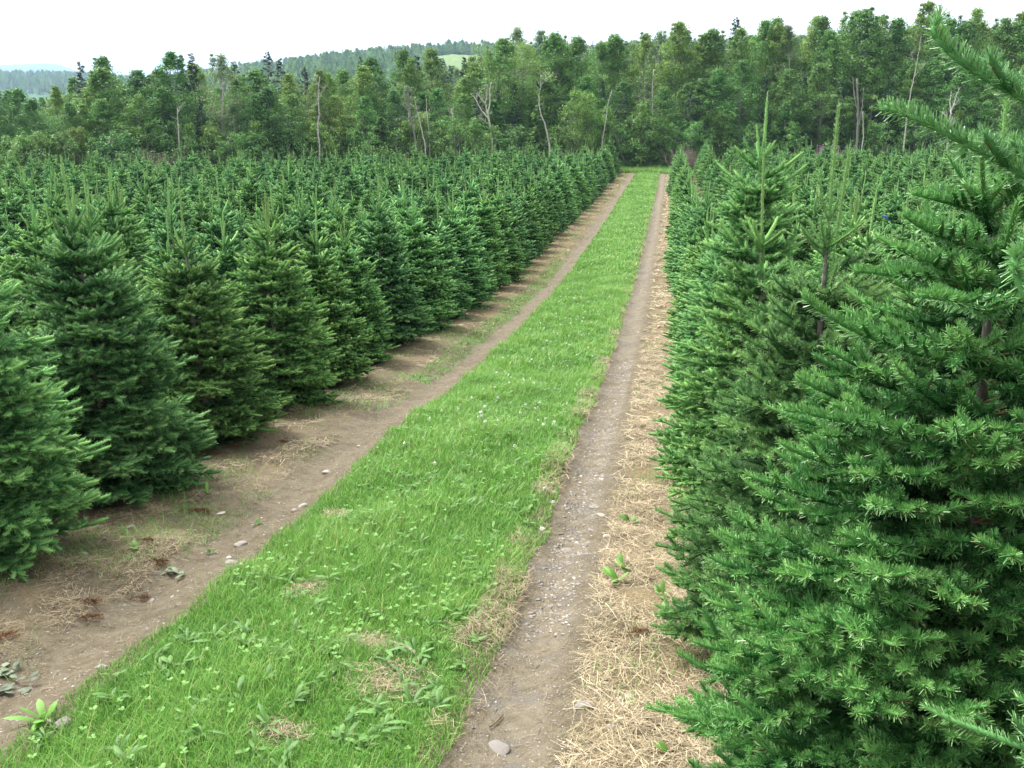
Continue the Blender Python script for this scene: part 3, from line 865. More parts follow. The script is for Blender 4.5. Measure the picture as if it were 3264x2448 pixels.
# lower trees in front and fill behind
for px, top, kind, layer in [
    (90, 215, 'maple', 0), (140, 222, 'maple', 1), (176, 226, 'aspen', 0), (215, 214, 'maple', .5), (305, 205, 'maple', 0), (340, 190, 'maple', 1), (372, 196, 'spruce', 1),
    (432, 210, 'spruce', 0), (505, 222, 'birch', -.5), (545, 205, 'maple', 0), (590, 190, 'maple', 0), (628, 205, 'maple', 1), (665, 225, 'aspen', 0), (706, 214, 'birch', 0),
    (742, 206, 'aspen', 0), (775, 210, 'maple', 0), (808, 190, 'maple', 1), (842, 195, 'maple', 1), (885, 186, 'birch', -1), (925, 200, 'maple', 1), (960, 192, 'maple', 0), (985, 205, 'maple', 1),
    (1030, 190, 'spruce', 1), (1075, 200, 'spruce', 0), (1110, 180, 'spruce', 2), (1155, 190, 'maple', 3), (1205, 170, 'maple', 2), (1255, 165, 'maple', 2), (1300, 172, 'spruce', 3), (1330, 178, 'maple', 3),
    (1350, 200, 'spruce', 1), (1400, 178, 'birch', 2), (1440, 190, 'maple', 1), (1475, 182, 'aspen', 2), (1515, 170, 'maple', 1), (1560, 150, 'maple', 1), (1600, 130, 'maple', 1), (1650, 160, 'spruce', 1),
    (1690, 150, 'maple', 1), (1735, 165, 'spruce', 1), (1780, 140, 'maple', 1), (1815, 170, 'spruce', 1), (1880, 150, 'maple', 2), (1915, 175, 'spruce', 1), (1960, 140, 'maple', 2), (2005, 155, 'maple', 1),
    (2040, 150, 'spruce', 1), (2075, 160, 'maple', 0), (2110, 140, 'maple', 1), (2160, 150, 'maple', 0), (2195, 160, 'maple', 1),
    (1492, 190, 'spruce', 0), (1535, 215, 'spruce', 0), (1700, 220, 'balsam', -1), (1850, 225, 'balsam', 0), (1985, 215, 'maple', 0),
    (246, 282, 'bush', -3), (650, 280, 'bush', -2.5), (1002, 254, 'bush', -3), (1376, 254, 'bush', -1.2), (1352, 268, 'bush', -.6), (30, 285, 'bush', -3), (185, 296, 'bush', -2), (1120, 268, 'bush', -1), (770, 276, 'bush', -2), (1470, 262, 'bush', -1.5), (1640, 262, 'bush', -1), (2110, 250, 'bush', -2), (2180, 255, 'bush', -2),
    (1238, 196, 'sapling', -2), (1278, 204, 'sapling', -2), (1165, 222, 'balsam', -2.5), (1315, 232, 'sapling', -1), (820, 252, 'balsam', -2), (920, 244, 'sapling', -2), (600, 268, 'sapling', -1), (1065, 214, 'balsam', -1), (1395, 216, 'sapling', -1), (700, 262, 'sapling', -2),
    (10, 300, 'bush', -3), (62, 292, 'bush', -2.5), (112, 286, 'bush', -2), (150, 276, 'sapling', -1.5), (215, 290, 'bush', -2.5), (280, 276, 'sapling', -1), (350, 284, 'bush', -2), (378, 268, 'sapling', -1), (430, 282, 'bush', -2.2), (468, 272, 'sapling', -1.3),
    (500, 284, 'bush', -2.4), (540, 262, 'sapling', -1.5), (575, 282, 'bush', -2.2), (622, 272, 'bush', -2), (740, 250, 'sapling', -1.5), (790, 284, 'bush', -2.5), (850, 276, 'bush', -2), (880, 262, 'sapling', -1), (950, 276, 'bush', -2.4), (1035, 272, 'bush', -2.4), (1090, 280, 'bush', -2.4), (1205, 270, 'bush', -2),
    (1330, 262, 'bush', -1), (1440, 256, 'sapling', -1), (1510, 258, 'bush', -1), (1560, 240, 'sapling', -.5), (1590, 262, 'bush', -1.5), (1720, 262, 'bush', -1), (1900, 262, 'bush', -1), (1990, 262, 'bush', -1.3), (2080, 240, 'sapling', -1), (2150, 262, 'bush', -1.6)]:
    plant(px, layer, kind, top)
flist.sort(key=lambda f: f[0])
tot = {}
for px, layer, kind, x, y, z, h, wide in flist:
    n = fcount[kind] = fcount.get(kind, 0) + 1
    var = KIND[kind][(n * 7 + int(layer)) % len(KIND[kind])]
    o = empty(NAMEK[kind], (x, y, z), rf.uniform(0, 6.28))
    s = h / HK[kind]; sxy = s * rf.uniform(.9, 1.15)
    if kind in ('maple', 'aspen', 'birch', 'clump') and s < .85: sxy = min(s * 1.3, .95) * rf.uniform(.9, 1.1)
    o.scale = (sxy, sxy, s)
    for nm, me in zip(('crown', 'trunk'), var):
        link(bpy.data.objects.new(nm, me), o)
    fr_ = layer < 3.5
    nk = fcount[(kind, fr_)] = fcount.get((kind, fr_), 0) + 1
    lab = '%s %s, %s such from the left' % (DESC[kind], "at the wood's front" if fr_ else "behind the wood's front", ordinal(nk))
    tag(o, lab, CATK.get(kind, 'tree'), {'spruce': 'conifers of the wood', 'balsam': 'conifers of the wood', 'bush': 'bushes along the wood'}.get(kind, 'leafy trees of the wood'))
forest_sources = {k_: None for k_ in KIND}
for o in list(COL.objects):
    if o.type == 'EMPTY' and o.get('group', '') in ('conifers of the wood', 'leafy trees of the wood'):
        for k_ in ('maple', 'aspen', 'spruce', 'birch'):
            if o.name.split('.')[0] == NAMEK[k_] and forest_sources[k_] is None:
                forest_sources[k_] = [c for c in o.children if c.name.startswith('crown')][0]

# the depth of the wood behind its edge
fp, fr, fs_, fw = [], [], [], []
for _ in range(1500):
    px = rf.uniform(-120, 2330); layer = rf.uniform(9, 60)
    r = ray(px, 220); q = r[0] / r[1]; y = 60.0
    for _i in range(20): y = forest_y(q * y) + layer
    x = q * y
    rt_top = np.interp(px, [0, 160, 230, 500, 740, 900, 1060, 1230, 1420, 1600, 1800, 1980, 2212], [215, 200, 172, 178, 172, 150, 112, 96, 82, 74, 70, 54, 56]) + rf.uniform(0, 45)
    z = float(base_z(y)); rt = ray(px, rt_top); h = rt[2] * (y / rt[1]) + CAMZ - z
    if rf.random() < .62: continue
    s = min(max(h, 3.5), 14) / 9
    fp.append((x, y, z)); fr.append((0, 0, rf.uniform(0, 6.28))); fs_.append((s * 1.1, s * 1.1, s)); fw.append(rf.choice((0, 0, 1, 2, 2, 3)))
o = scatter('wood', fp, fr, fs_, [[forest_sources[k_]] for k_ in ('maple', 'aspen', 'spruce', 'birch')], fw)
tag(o, 'depth of the mixed wood seen between and over its front trees', 'wood', kind='stuff')

# ------------------------------------------------------------------ bare and dead trees
def limb_tree(name, base_px, layer, lines, mat, label, cat='dead tree', r0=.07, twigs=10, seed=1):
    """lines: limbs drawn as (x, y) points of the photograph at one distance, given their own depth and thickness"""
    rs = np.random.RandomState(seed)
    r = ray(base_px[0], base_px[1]); q = r[0] / r[1]; y = 60.0
    for _ in range(30): y = forest_y(q * y) + layer - 1.6
    x = q * y; z = float(base_z(y))
    o = empty(name, (x, y, z))
    def P(p, dy):
        rr = ray(*p); k_ = (y + dy) / rr[1]
        return np.array([rr[0] * k_ - x, dy, rr[2] * k_ + CAMZ - z])
    for li, (pts, ra, rb) in enumerate(lines):
        m = MB()
        dd = np.linspace(0, (0 if li == 0 else rs.uniform(-.8, .8)), len(pts))
        W = [P(p, d) for p, d in zip(pts, dd)]
        if li == 0: W = [np.array([W[0][0], W[0][1], -.2])] + W
        W = np.array(W)
        tt = np.linspace(0, 1, len(W) * 3); src = np.linspace(0, 1, len(W))
        Wi = np.stack([np.interp(tt, src, W[:, c]) for c in range(3)], 1)
        Wi[1:-1] += rs.normal(0, .012, Wi[1:-1].shape)
        tube(m, Wi, np.linspace(ra, rb, len(Wi)) * .72, 7)
        for _ in range(twigs if li else twigs // 2):
            s = rs.uniform(.35, 1); b = np.array([np.interp(s, tt, Wi[:, c]) for c in range(3)])
            d = norm(np.array([rs.normal(0, .7), rs.normal(0, .7), rs.uniform(.2, 1)]))
            l = rs.uniform(.2, .5)
            tube(m, [b, b + d * l * .5 + rs.normal(0, .03, 3), b + d * l + UP * .08], [.009, .006, .003], 4)
        m.obj('trunk' if li == 0 else 'limb', [mat], o, True)
    tag(o, label, cat, 'bare and dead trees along the wood')
    return o
limb_tree('dead_tree', (1063, 306), -2.5, [([(1063, 306), (1060, 280), (1056, 255), (1052, 243)], .10, .07),
    ([(1054, 250), (1048, 225), (1052, 205), (1052, 182)], .07, .025), ([(1053, 246), (1059, 225), (1058, 195), (1061, 178)], .06, .02),
    ([(1055, 256), (1043, 242), (1033, 226), (1024, 208)], .05, .015), ([(1052, 230), (1040, 215), (1030, 195)], .035, .012),
    ([(1057, 268), (1046, 262), (1036, 254)], .03, .01)], DEADW, 'bleached dead tree with forked bare limbs left of the lane end', seed=2)
limb_tree('dead_tree', (1188, 318), -3, [([(1188, 318), (1183, 295), (1178, 270), (1168, 245), (1165, 225), (1164, 208)], .085, .045),
    ([(1164, 210), (1167, 190), (1169, 164)], .04, .012), ([(1168, 186), (1178, 172), (1186, 164)], .02, .008)], BIRCH,
    'leaning white birch stem, bare and crooked, over the left rows', seed=3)
limb_tree('dead_tree', (2048, 309), -2.5, [([(2048, 309), (2050, 285), (2052, 262), (2054, 240)], .13, .08),
    ([(2054, 244), (2052, 220), (2055, 198)], .06, .015), ([(2054, 240), (2062, 222), (2066, 205), (2073, 190)], .06, .015),
    ([(2055, 232), (2064, 226), (2072, 216)], .035, .01), ([(2049, 262), (2043, 250), (2036, 244)], .035, .01),
    ([(2051, 276), (2060, 266), (2068, 262)], .03, .01)], BIRCH, 'short white dead birch snag at the far right of the wood', seed=4)
limb_tree('bare_birch', (1954, 302), -1.5, [([(1954, 302), (1958, 265), (1963, 225), (1969, 190), (1978, 150), (1985, 110), (1990, 78)], .085, .02),
    ([(1974, 168), (1986, 150), (2000, 136)], .03, .01), ([(1980, 140), (1972, 125), (1968, 112)], .02, .008)], BIRCH,
    'tall thin leaning birch with bare trunk left of the white snag', seed=5)
limb_tree('dead_tree', (898, 306), -2, [([(898, 306), (894, 285), (890, 262), (886, 245)], .08, .055),
    ([(887, 250), (880, 236), (875, 228)], .04, .012), ([(886, 246), (884, 220), (881, 198)], .05, .012), ([(889, 258), (898, 248), (904, 232)], .03, .01)], GBARK,
    'grey dead tree with thin forked limbs, left of the leaning dead pole', seed=6)
limb_tree('dead_tree', (919, 314), -2, [([(919, 314), (913, 290), (907, 262), (901, 238), (897, 218)], .065, .02), ([(908, 266), (914, 255)], .02, .008)], DEADW,
    'pale leaning dead pole beside the grey forked dead tree', seed=7)
limb_tree('bare_birch', (689, 305), -1.5, [([(689, 305), (687, 280), (689, 250), (688, 220), (689, 190), (690, 165)], .075, .03), ([(689, 215), (696, 200), (700, 188)], .02, .008)], BIRCH,
    'straight thin white birch trunk in the left part of the wood', seed=8)
limb_tree('bare_birch', (386, 292), -1, [([(386, 292), (384, 265), (383, 233)], .06, .03), ([(383, 245), (389, 232)], .02, .008)], BIRCH, 'short pale birch stem below the dark conifers at left', seed=9)
limb_tree('grey_trunk', (1852, 296), -1, [([(1852, 296), (1853, 260), (1853, 220), (1851, 170)], .13, .08), ([(1853, 240), (1845, 205), (1842, 165)], .07, .03), ([(1855, 270), (1862, 230), (1866, 190)], .07, .03)], GBARK,
    'stout grey trunk with rising limbs at the right of the wood', 'tree trunk', seed=10)
limb_tree('dead_tree', (1864, 298), -2, [([(1864, 298), (1865, 270), (1864, 240)], .06, .035)], BIRCH, 'broken white stub beside the stout grey trunk', seed=12)
limb_tree('bare_birch', (1300, 318), -2.5, [([(1300, 318), (1303, 290), (1309, 258), (1313, 225), (1322, 195)], .06, .03)], BIRCH, 'slim white birch between the two rounded yellow-green trees', seed=13)
limb_tree('bare_birch', (982, 308), -1, [([(982, 308), (980, 280), (977, 250), (978, 245)], .065, .04), ([(978, 250), (975, 235)], .02, .01)], BIRCH, 'short pale stem left of the forked bleached dead tree', seed=14)
limb_tree('bare_birch', (1408, 228), 1.5, [([(1408, 300), (1410, 260), (1409, 210), (1412, 150)], .07, .03)], BIRCH, 'white birch trunk standing straight beyond the end of the lane', seed=15)
limb_tree('dead_tree', (928, 306), -1.2, [([(928, 306), (925, 270), (922, 240), (921, 214)], .055, .025)], DEADW, 'thin upright dead pole right of the leaning dead pole', seed=16)

# leafless purplish brush
def brush(px, layer, h, w_, label, seed):
    rs = np.random.RandomState(seed)
    r = ray(px, 300); q = r[0] / r[1]; y = 60.0
    for _ in range(30): y = forest_y(q * y) + layer
    x = q * y
    m = MB()
    for _ in range(150):
        b = np.array([rs.normal(0, w_ * .35), rs.normal(0, .35), -.05]); d = norm(np.array([b[0] * .5 / w_ + rs.normal(0, .28), rs.normal(0, .3), 1.0]))
        l = h * rs.uniform(.5, 1.05)
        p2 = b + d * l
        tube(m, [b, b + d * l * .5 + rs.normal(0, .05, 3), p2], [.014, .010, .005], 3, rs.uniform(0, 1))
        for _k in range(3):
            s = rs.uniform(.4, .95); c = b + d * l * s
            tube(m, [c, c + norm(d + rs.normal(0, .6, 3)) * l * .25], [.008, .004], 3)
    o = m.obj('leafless_bush', [BROWNT]); o.location = (x, y, float(base_z(y)))
    tag(o, label, 'bush', 'leafless bushes along the wood')
brush(312, -4, 2.0, 1.5, 'leafless purplish-brown bush at the left below the maples', 31)
brush(405, -3.5, 1.3, 1.2, 'low leafless brown bush right of the larger purplish bush', 32)
brush(1480, -3.5, 1.7, .9, 'reddish-brown leafless bush right of the lane end', 33)
brush(860, -3, 1.6, 1.3, 'low tangle of bare brown twigs under the grey dead tree', 34)

# ------------------------------------------------------------------ meadow weeds at the edge of the wood
def blades(mb, P, h, wd, rs, lean=.5, tint=.45, tvar=.18, segs=2, m=0, curl=.5):
    N = len(P); a = rs.uniform(0, 2 * pi, N); dirh = np.stack([np.cos(a), np.sin(a), np.zeros(N)], 1)
    sidev = np.stack([-np.sin(a), np.cos(a), np.zeros(N)], 1)
    ln = np.abs(rs.normal(lean, lean * .5, N))[:, None] * h[:, None]
    V = []
    for i in range(segs + 1):
        t = i / segs
        c = P + dirh * (ln * (t ** 1.6)) + UP * (h * (t - curl * .45 * t * t))[:, None]
        ww = (wd * (1 - t) ** .6 * .5 + (wd * .05 if i == segs else 0))[:, None]
        V += [c - sidev * ww, c + sidev * ww]
    V = np.stack(V, 1); K = 2 * (segs + 1); o = np.arange(N)[:, None] * K
    q = np.concatenate([o + np.array([[2 * i, 2 * i + 1, 2 * i + 3, 2 * i + 2]]) for i in range(segs)])
    ti = np.clip(rs.normal(tint, tvar, N), 0, 1)
    mb.add(V.reshape(-1, 3), q, None, np.repeat(ti, K), m)
rs = np.random.RandomState(3)
mb = MB()
n = 26000
px = rs.uniform(-60, 2280, n)
pos = np.zeros((n, 3))
q = np.array([ray(p, 300) for p in np.linspace(-60, 2280, 200)]); qq = np.interp(px, np.linspace(-60, 2280, 200), q[:, 0] / q[:, 1])
yy = np.full(n, 60.0); lay = rs.uniform(-5.5, 4, n)
fy = np.vectorize(forest_y)
for _ in range(25): yy = fy(qq * yy) + lay
pos[:, 0] = qq * yy; pos[:, 1] = yy; pos[:, 2] = base_z(yy)
lane = np.abs(pos[:, 0] + 1.6) < 3.4; keepw = ~(lane & (lay < -2.0)); pos, lay, lane = pos[keepw], lay[keepw], lane[keepw]; n = len(pos)
blades(mb, pos, np.where(lane, .6, 1) * rs.uniform(.35, 1.15, n) * np.clip((lay + 6) / 5, .35, 1), rs.uniform(.02, .05, n), rs, .35, .28, .16)
o = mb.obj('meadow_weeds', [GRASS]); tag(o, 'tall green weeds and grass between the firs and the wood', 'weeds', kind='stuff')
mb = MB(); n = 6000
sel = rs.choice(len(pos), n); p2 = pos[sel] + rs.normal(0, .3, (n, 3)) * np.array([1, 1, 0])
blades(mb, p2, rs.uniform(.6, 1.35, n), rs.uniform(.012, .03, n), rs, .25, .35, .2)
o = mb.obj('dry_weeds', [STRAW]); tag(o, 'dry brown stalks standing among the weeds before the wood', 'weeds', kind='stuff')
# fireweed
for n, px in enumerate((1768, 1774, 1779, 1785, 1790, 1796, 1801, 1808, 1815, 1823, 1831, 1840, 1848)):
    r = ray(px, 292); q = r[0] / r[1]; y = 60.0; lay = -3.2 + .4 * sin(n * 2.2)
    for _ in range(25): y = forest_y(q * y) + lay
    x = q * y; z = float(base_z(y)); h = 1.72 + .18 * sin(n * 3.3) - (0 if n < 8 else .22)
    o = empty('fireweed', (x, y, z))
    m = MB(); tube(m, [(0, 0, -.05), (.02, 0, h * .6), (0, .02, h)], [.012, .009, .004], 5)
    rs_ = np.random.RandomState(n)
    leaf_cloud(m, [(0, 0, h * t) for t in np.linspace(.25, .6, 5)], [.11] * 5, 14, .05, rs_)
    m.obj('stem', [SHRUB], o)
    m = MB(); leaf_cloud(m, [(0, 0, h * t) for t in np.linspace(.66, 1, 6)], np.linspace(.12, .05, 6), 26, .035, rs_)
    m.obj('flower_spike', [PINK], o)
    tag(o, 'pink fireweed spike before the right wood, %s in the patch from the left' % ordinal(n + 1), 'wildflower', 'fireweed patch')

# ------------------------------------------------------------------ hills
def hill(name, label, ridge, y0, y1, mat, nx=160, ny=26, seed=1, amp=.02, foot=-3.0):
    """ridge: (photo x, photo y) of the skyline at distance y1; slope rises from y0"""
    rs = np.random.RandomState(seed)
    pxs = np.linspace(ridge[0][0], ridge[-1][0], nx)
    pys = np.interp(pxs, [r[0] for r in ridge], [r[1] for r in ridge])
    V = np.zeros((ny + 6, nx, 3))
    for i in range(nx):
        r = ray(pxs[i], pys[i]); q = r[0] / r[1]; top = r[2] / r[1] * y1 + CAMZ
        for j in range(ny + 6):
            t = j / (ny - 1)
            y = y0 + (y1 - y0) * t
            if t <= 1: f = t * t * (3 - 2 * t)
            else: f = 1 - (t - 1) ** 2 * 3
            V[j, i] = (q * y, y, foot + (top - foot) * f + (rs.normal(0, amp * 10) if 0 < j else 0))
    i = (np.arange(ny + 5)[:, None] * nx + np.arange(nx - 1)[None, :]).ravel()
    m = MB(); m.add(V.reshape(-1, 3), np.stack([i, i + 1, i + nx + 1, i + nx], -1))
    o = m.obj(name, [mat], smooth=True)
    tag(o, label, 'hill', kind='structure')
    return V
def m_hill(name, a, b, sc):
    k = NT(name); nz = k.noise(sc, 6, .7, k.n('ShaderNodeNewGeometry').outputs['Position'])
    return k.finish(k.ramp(nz, [(.35, a), (.65, b)]), .9, .1, bump=nz, bstr=1.0)
HM = m_hill('hill_forest_floor', (.018, .055, .018), (.045, .11, .03), .15)
Vh = hill('hill', 'low forested hill behind the wood with a mown green field', [(180, 230), (380, 192), (530, 170), (640, 156), (800, 139), (900, 130), (985, 121), (1030, 124), (1120, 132), (1250, 132), (1400, 126), (1500, 122), (1650, 120), (1800, 120), (1950, 120), (2260, 122)], 260, 620, HM)
Vf = hill('far_hill', 'long low wooded rise in the distance at the left', [(-120, 172), (60, 172), (160, 176), (300, 184), (420, 196), (560, 205)], 600, 1100, HM, 90, seed=2)
hill('far_mountain', 'far blue mountain at the left end of the horizon', [(-300, 168), (-120, 152), (-20, 143), (40, 140), (95, 138), (125, 140), (165, 153), (200, 160), (300, 176), (420, 196)], 2200, 3300,
     m_hill('mountain_forest', (.022, .06, .026), (.04, .09, .035), .02), 90, seed=3, amp=.12)
# mown field on the hill: its own sheet just above the slope
V = []
fpx = np.linspace(940, 1036, 24); fpy = np.linspace(0, 1, 12)
def hill_at(px, ypl):
    c = np.clip((px - 180) / (2260 - 180) * (Vh.shape[1] - 1), 0, Vh.shape[1] - 2); i = int(c); f = c - i
    col_ = Vh[:, i] * (1 - f) + Vh[:, i + 1] * f
    return np.array([np.interp(ypl, col_[:, 1], col_[:, 0]), ypl, np.interp(ypl, col_[:, 1], col_[:, 2])])
for b in fpy:
    for a in fpx:
        edge = .5 + .5 * sin((a - 940) / 96 * pi)
        p = hill_at(a, 452 + (546 + 6 * edge - 452) * b); V.append(p + np.array([0, 0, 1.1]))
m = MB(); i = (np.arange(11)[:, None] * 24 + np.arange(23)[None, :]).ravel()
m.add(V, np.stack([i, i + 1, i + 25, i + 24], -1))
k = NT('mown_field'); nz = k.noise(.25, 4, .6, k.n('ShaderNodeNewGeometry').outputs['Position'])
o = m.obj('hill_field', [k.finish(k.ramp(nz, [(.35, (.085, .140, .042)), (.65, (.12, .175, .06))]), .9, .1)], smooth=True)
tag(o, 'pale green mown field on the hill behind the wood', 'field', kind='structure')
# trees over the hills
fp, fr, fs_, fw = [], [], [], []
for _ in range(5200):
    px = rf.uniform(200, 2240); y = rf.uniform(300, 640) if rf.random() < .7 else rf.uniform(590, 640)
    if 930 < px < 1046 and 425 < y < 560: continue
    p = hill_at(px, min(y, 690)); h = rf.uniform(4.5, 10.5) / 9
    fp.append(p - np.array([0, 0, .3])); fr.append((0, 0, rf.uniform(0, 6.28))); ww = rf.choice((0, 0, 1, 1, 2, 2))
    fs_.append((h * 1.5, h * 1.5, h * .95) if ww < 2 else (h, h, h * rf.uniform(.7, 1.15))); fw.append(ww)
nf = Vf.shape[1]
for _ in range(1500):
    c = rf.uniform(0, nf - 2); i = int(c); y = rf.uniform(800, 1130)
    p = np.array([np.interp(y, Vf[:, i, 1], Vf[:, i, 0]) + rf.uniform(-3, 3), y, np.interp(y, Vf[:, i, 1], Vf[:, i, 2]) - .5]); h = rf.uniform(7, 12) / 9
    fp.append(p); fr.append((0, 0, rf.uniform(0, 6.28))); fs_.append((h * 1.5, h * 1.5, h)); fw.append(rf.choice((0, 1, 2, 2)))
o = scatter('hill_woods', fp, fr, fs_, [[forest_sources[k_]] for k_ in ('maple', 'aspen', 'spruce')], fw)
tag(o, 'far-off mixed woods covering the hills', 'woods', kind='stuff')

# ------------------------------------------------------------------ grass strip
rs = np.random.RandomState(8)
def strip_pts(n, y0, y1, x0=XL, x1=XR, edge=.05):
    y = rs.uniform(y0, y1, n)
    x = rs.uniform(x0 - edge, x1 + edge, n) + edge_wob(y) * .8
    return np.stack([x, y, ground_z(x, y)], 1)
def patch(P):    # worn, lighter and darker patches
    x, y = P[:, 0], P[:, 1]
    return .5 + .25 * np.sin(x * 2.3 + y * 1.1) * np.sin(y * .9 - x * 1.7) + .25 * np.sin(x * 5.1 - y * 2.7 + 1)
WORN = [(on_ground(840, 1490), (.20, .22)), (on_ground(1010, 1395), (.13, .12)), (on_ground(800, 1400), (.15, .14)), (on_ground(660, 1290), (.12, .16)), (on_ground(730, 1130), (.12, .12)), (on_ground(610, 1620), (.14, .1))]
def worn(P):
    wv = np.zeros(len(P))
    for (cx, cy), (ax, ay) in WORN:
        wv = np.maximum(wv, np.exp(-((P[:, 0] - cx) / ax) ** 2 - ((P[:, 1] - cy) / ay) ** 2))
    return wv
mb = MB()
for n, y0, y1, h0, h1, wd in ((60000, 1.6, 6, .028, .085, .0040), (60000, 6, 12, .03, .09, .0055), (45000, 12, 24, .04, .11, .0095), (36000, 24, 46, .05, .11, .018), (18000, 46, 69, .06, .12, .03)):
    P = strip_pts(n, y0, y1)
    wn = worn(P); keep = rs.uniform(0, 1, n) > wn * .85
    P = P[keep]; n = len(P)
    pt = patch(P)
    ed = np.clip(np.minimum(P[:, 0] - XL, XR - P[:, 0]) / .25 + .35, .4, 1.0)
    h = rs.uniform(h0, h1, n) * (.6 + .8 * pt) * np.where(rs.uniform(0, 1, n) < .06, 1.5, 1) * (1 - .55 * worn(P)) * (.72 + .28 * ed)
    m2 = rs.uniform(0, 1, n) < (.07 + .25 * (ed < .8) * (P[:, 0] > -1.3) * .5)
    blades(mb, P[~m2], h[~m2], wd * rs.uniform(.7, 1.4, (~m2).sum()), rs, .55, .46 + .34 * (pt[~m2] - .5), .17)
    blades(mb, P[m2], h[m2], wd * rs.uniform(.6, 1.1, m2.sum()), rs, .7, .90, .12)
o = mb.obj('grass', [GRASS]); tag(o, 'bright green grass strip between the two wheel tracks', 'grass', kind='stuff')
# broad weed leaves and clover in the strip
def leaf_blades(mb, P, L, W, rs, tint, tvar, el=(.2, .9)):
    N = len(P); a = rs.uniform(0, 2 * pi, N); e = rs.uniform(*el, N)
    d = np.stack([np.cos(a) * np.cos(e), np.sin(a) * np.cos(e), np.sin(e)], 1); s = np.stack([-np.sin(a), np.cos(a), np.zeros(N)], 1)
    up = np.cross(s, d) * -1
    prof = [(0, .12), (.25, .7), (.55, 1), (.8, .75), (1, .05)]
    V = []
    for t, wq in prof:
        c = P + d * (L * t)[:, None] - UP * (L * .35 * t * t)[:, None]
        ww = (W * wq * .5)[:, None]
        V += [c - s * ww - up * ww * .35, c, c + s * ww - up * ww * .35]
    V = np.stack(V, 1); K = 15; o = np.arange(N)[:, None] * K; q = []
    for i in range(4):
        for j in range(2):
            b = 3 * i + j; q.append(o + np.array([[b, b + 1, b + 4, b + 3]]))
    mb.add(V.reshape(-1, 3), np.concatenate(q), None, np.repeat(np.clip(rs.normal(tint, tvar, N), 0, 1), K))
mb = MB()
for y0, y1, nr in ((2.4, 5, 120), (5, 9, 120), (9, 16, 120)):
    C = strip_pts(nr, y0, y1, edge=-.05)
    k_ = rs.randint(4, 8, nr); P = np.repeat(C, k_, 0) + np.array([0, 0, .02]) + rs.normal(0, .008, (k_.sum(), 3))
    n = len(P); leaf_blades(mb, P, rs.uniform(.05, .115, n), rs.uniform(.012, .026, n), rs, .30, .18, (.1, .9))
o = mb.obj('broadleaf_weeds', [WEED], smooth=True); tag(o, 'dandelion and plantain leaves scattered through the grass strip', 'weeds', kind='stuff')
mb = MB()
for y0, y1, nr in ((2.4, 5.5, 380), (5.5, 10, 350)):
    C = strip_pts(nr, y0, y1, edge=-.03); C = C[patch(C) > .45]; nr = len(C)
    z = rs.uniform(.05, .10, nr); a0 = rs.uniform(0, 6.28, nr)
    for j in range(3):
        a = a0 + j * 2.094; r = rs.uniform(.006, .010, nr)
        cx = C + np.stack([np.cos(a) * r, np.sin(a) * r, z], 1)
        u = np.stack([np.cos(a), np.sin(a), np.full(nr, .25)], 1) * r[:, None]; v_ = np.stack([-np.sin(a), np.cos(a), np.zeros(nr)], 1) * r[:, None]
        V = np.stack([cx - u, cx + v_ * .9 - u * .1, cx + v_ * .5 + u * .8, cx + u * .75, cx - v_ * .5 + u * .8, cx - v_ * .9 - u * .1], 1)
        o = np.arange(nr)[:, None] * 6
        mb.add(V.reshape(-1, 3), np.concatenate([o + np.array([[0, 1, 2, 3]]), o + np.array([[0, 3, 4, 5]])]), None, np.repeat(np.clip(rs.normal(.5, .15, nr), 0, 1), 6))
o = mb.obj('clover', [WEED]); tag(o, 'clover leaves in the grass strip', 'clover', kind='stuff')
# clover blossoms one can see
for n, (px, py, place) in enumerate([(1193, 1118, 'at the strip\'s right edge, lower of the pair'), (1176, 1095, 'at the strip\'s right edge, upper of the pair'),
        (1047, 933, 'in mid strip, highest of the middle group'), (1039, 945, 'in the middle of the strip, second of the group'), (1040, 960, 'in the middle of the strip, third of the group'),
        (1047, 975, 'in the middle of the strip, lowest of the group'), (955, 938, 'left of the middle group of blossoms'), (940, 1052, 'by itself near the left track'),
        (1170, 1172, 'at the right edge of the strip below the pair'), (1075, 905, 'above and right of the middle group'), (1180, 760, 'in the far strip near the right track'), (1150, 752, 'in the far strip left of another')]):
    x, y = on_ground(px, py); z = gz(x, y)
    o = empty('clover_flower', (x, y, z))
    m = MB(); tube(m, [(0, 0, 0), (.004, .003, .06), (.003, 0, .115)], [.0015, .0015, .0012], 5); m.obj('stem', [WEED], o)
    m = MB(); leaf_cloud(m, [(.003, 0, .118)], [.013], 70, .0055, np.random.RandomState(n), .9, .6); m.obj('flower_head', [WHITE_PETAL], o)
    tag(o, 'white clover blossom ' + place, 'flower', 'white clover blossoms')

mb = MB(); C = strip_pts(260, 7.5, 45, edge=-.1); C[:, 2] += rs.uniform(.05, .09, len(C))
leaf_cloud(mb, C, np.full(len(C), .012) * (1 + C[:, 1] / 40), 14, .006, rs, .9, .6)
o = mb.obj('clover_blossoms', [WHITE_PETAL]); tag(o, 'tiny white clover blossoms speckling the grass strip farther off', 'flowers', kind='stuff')
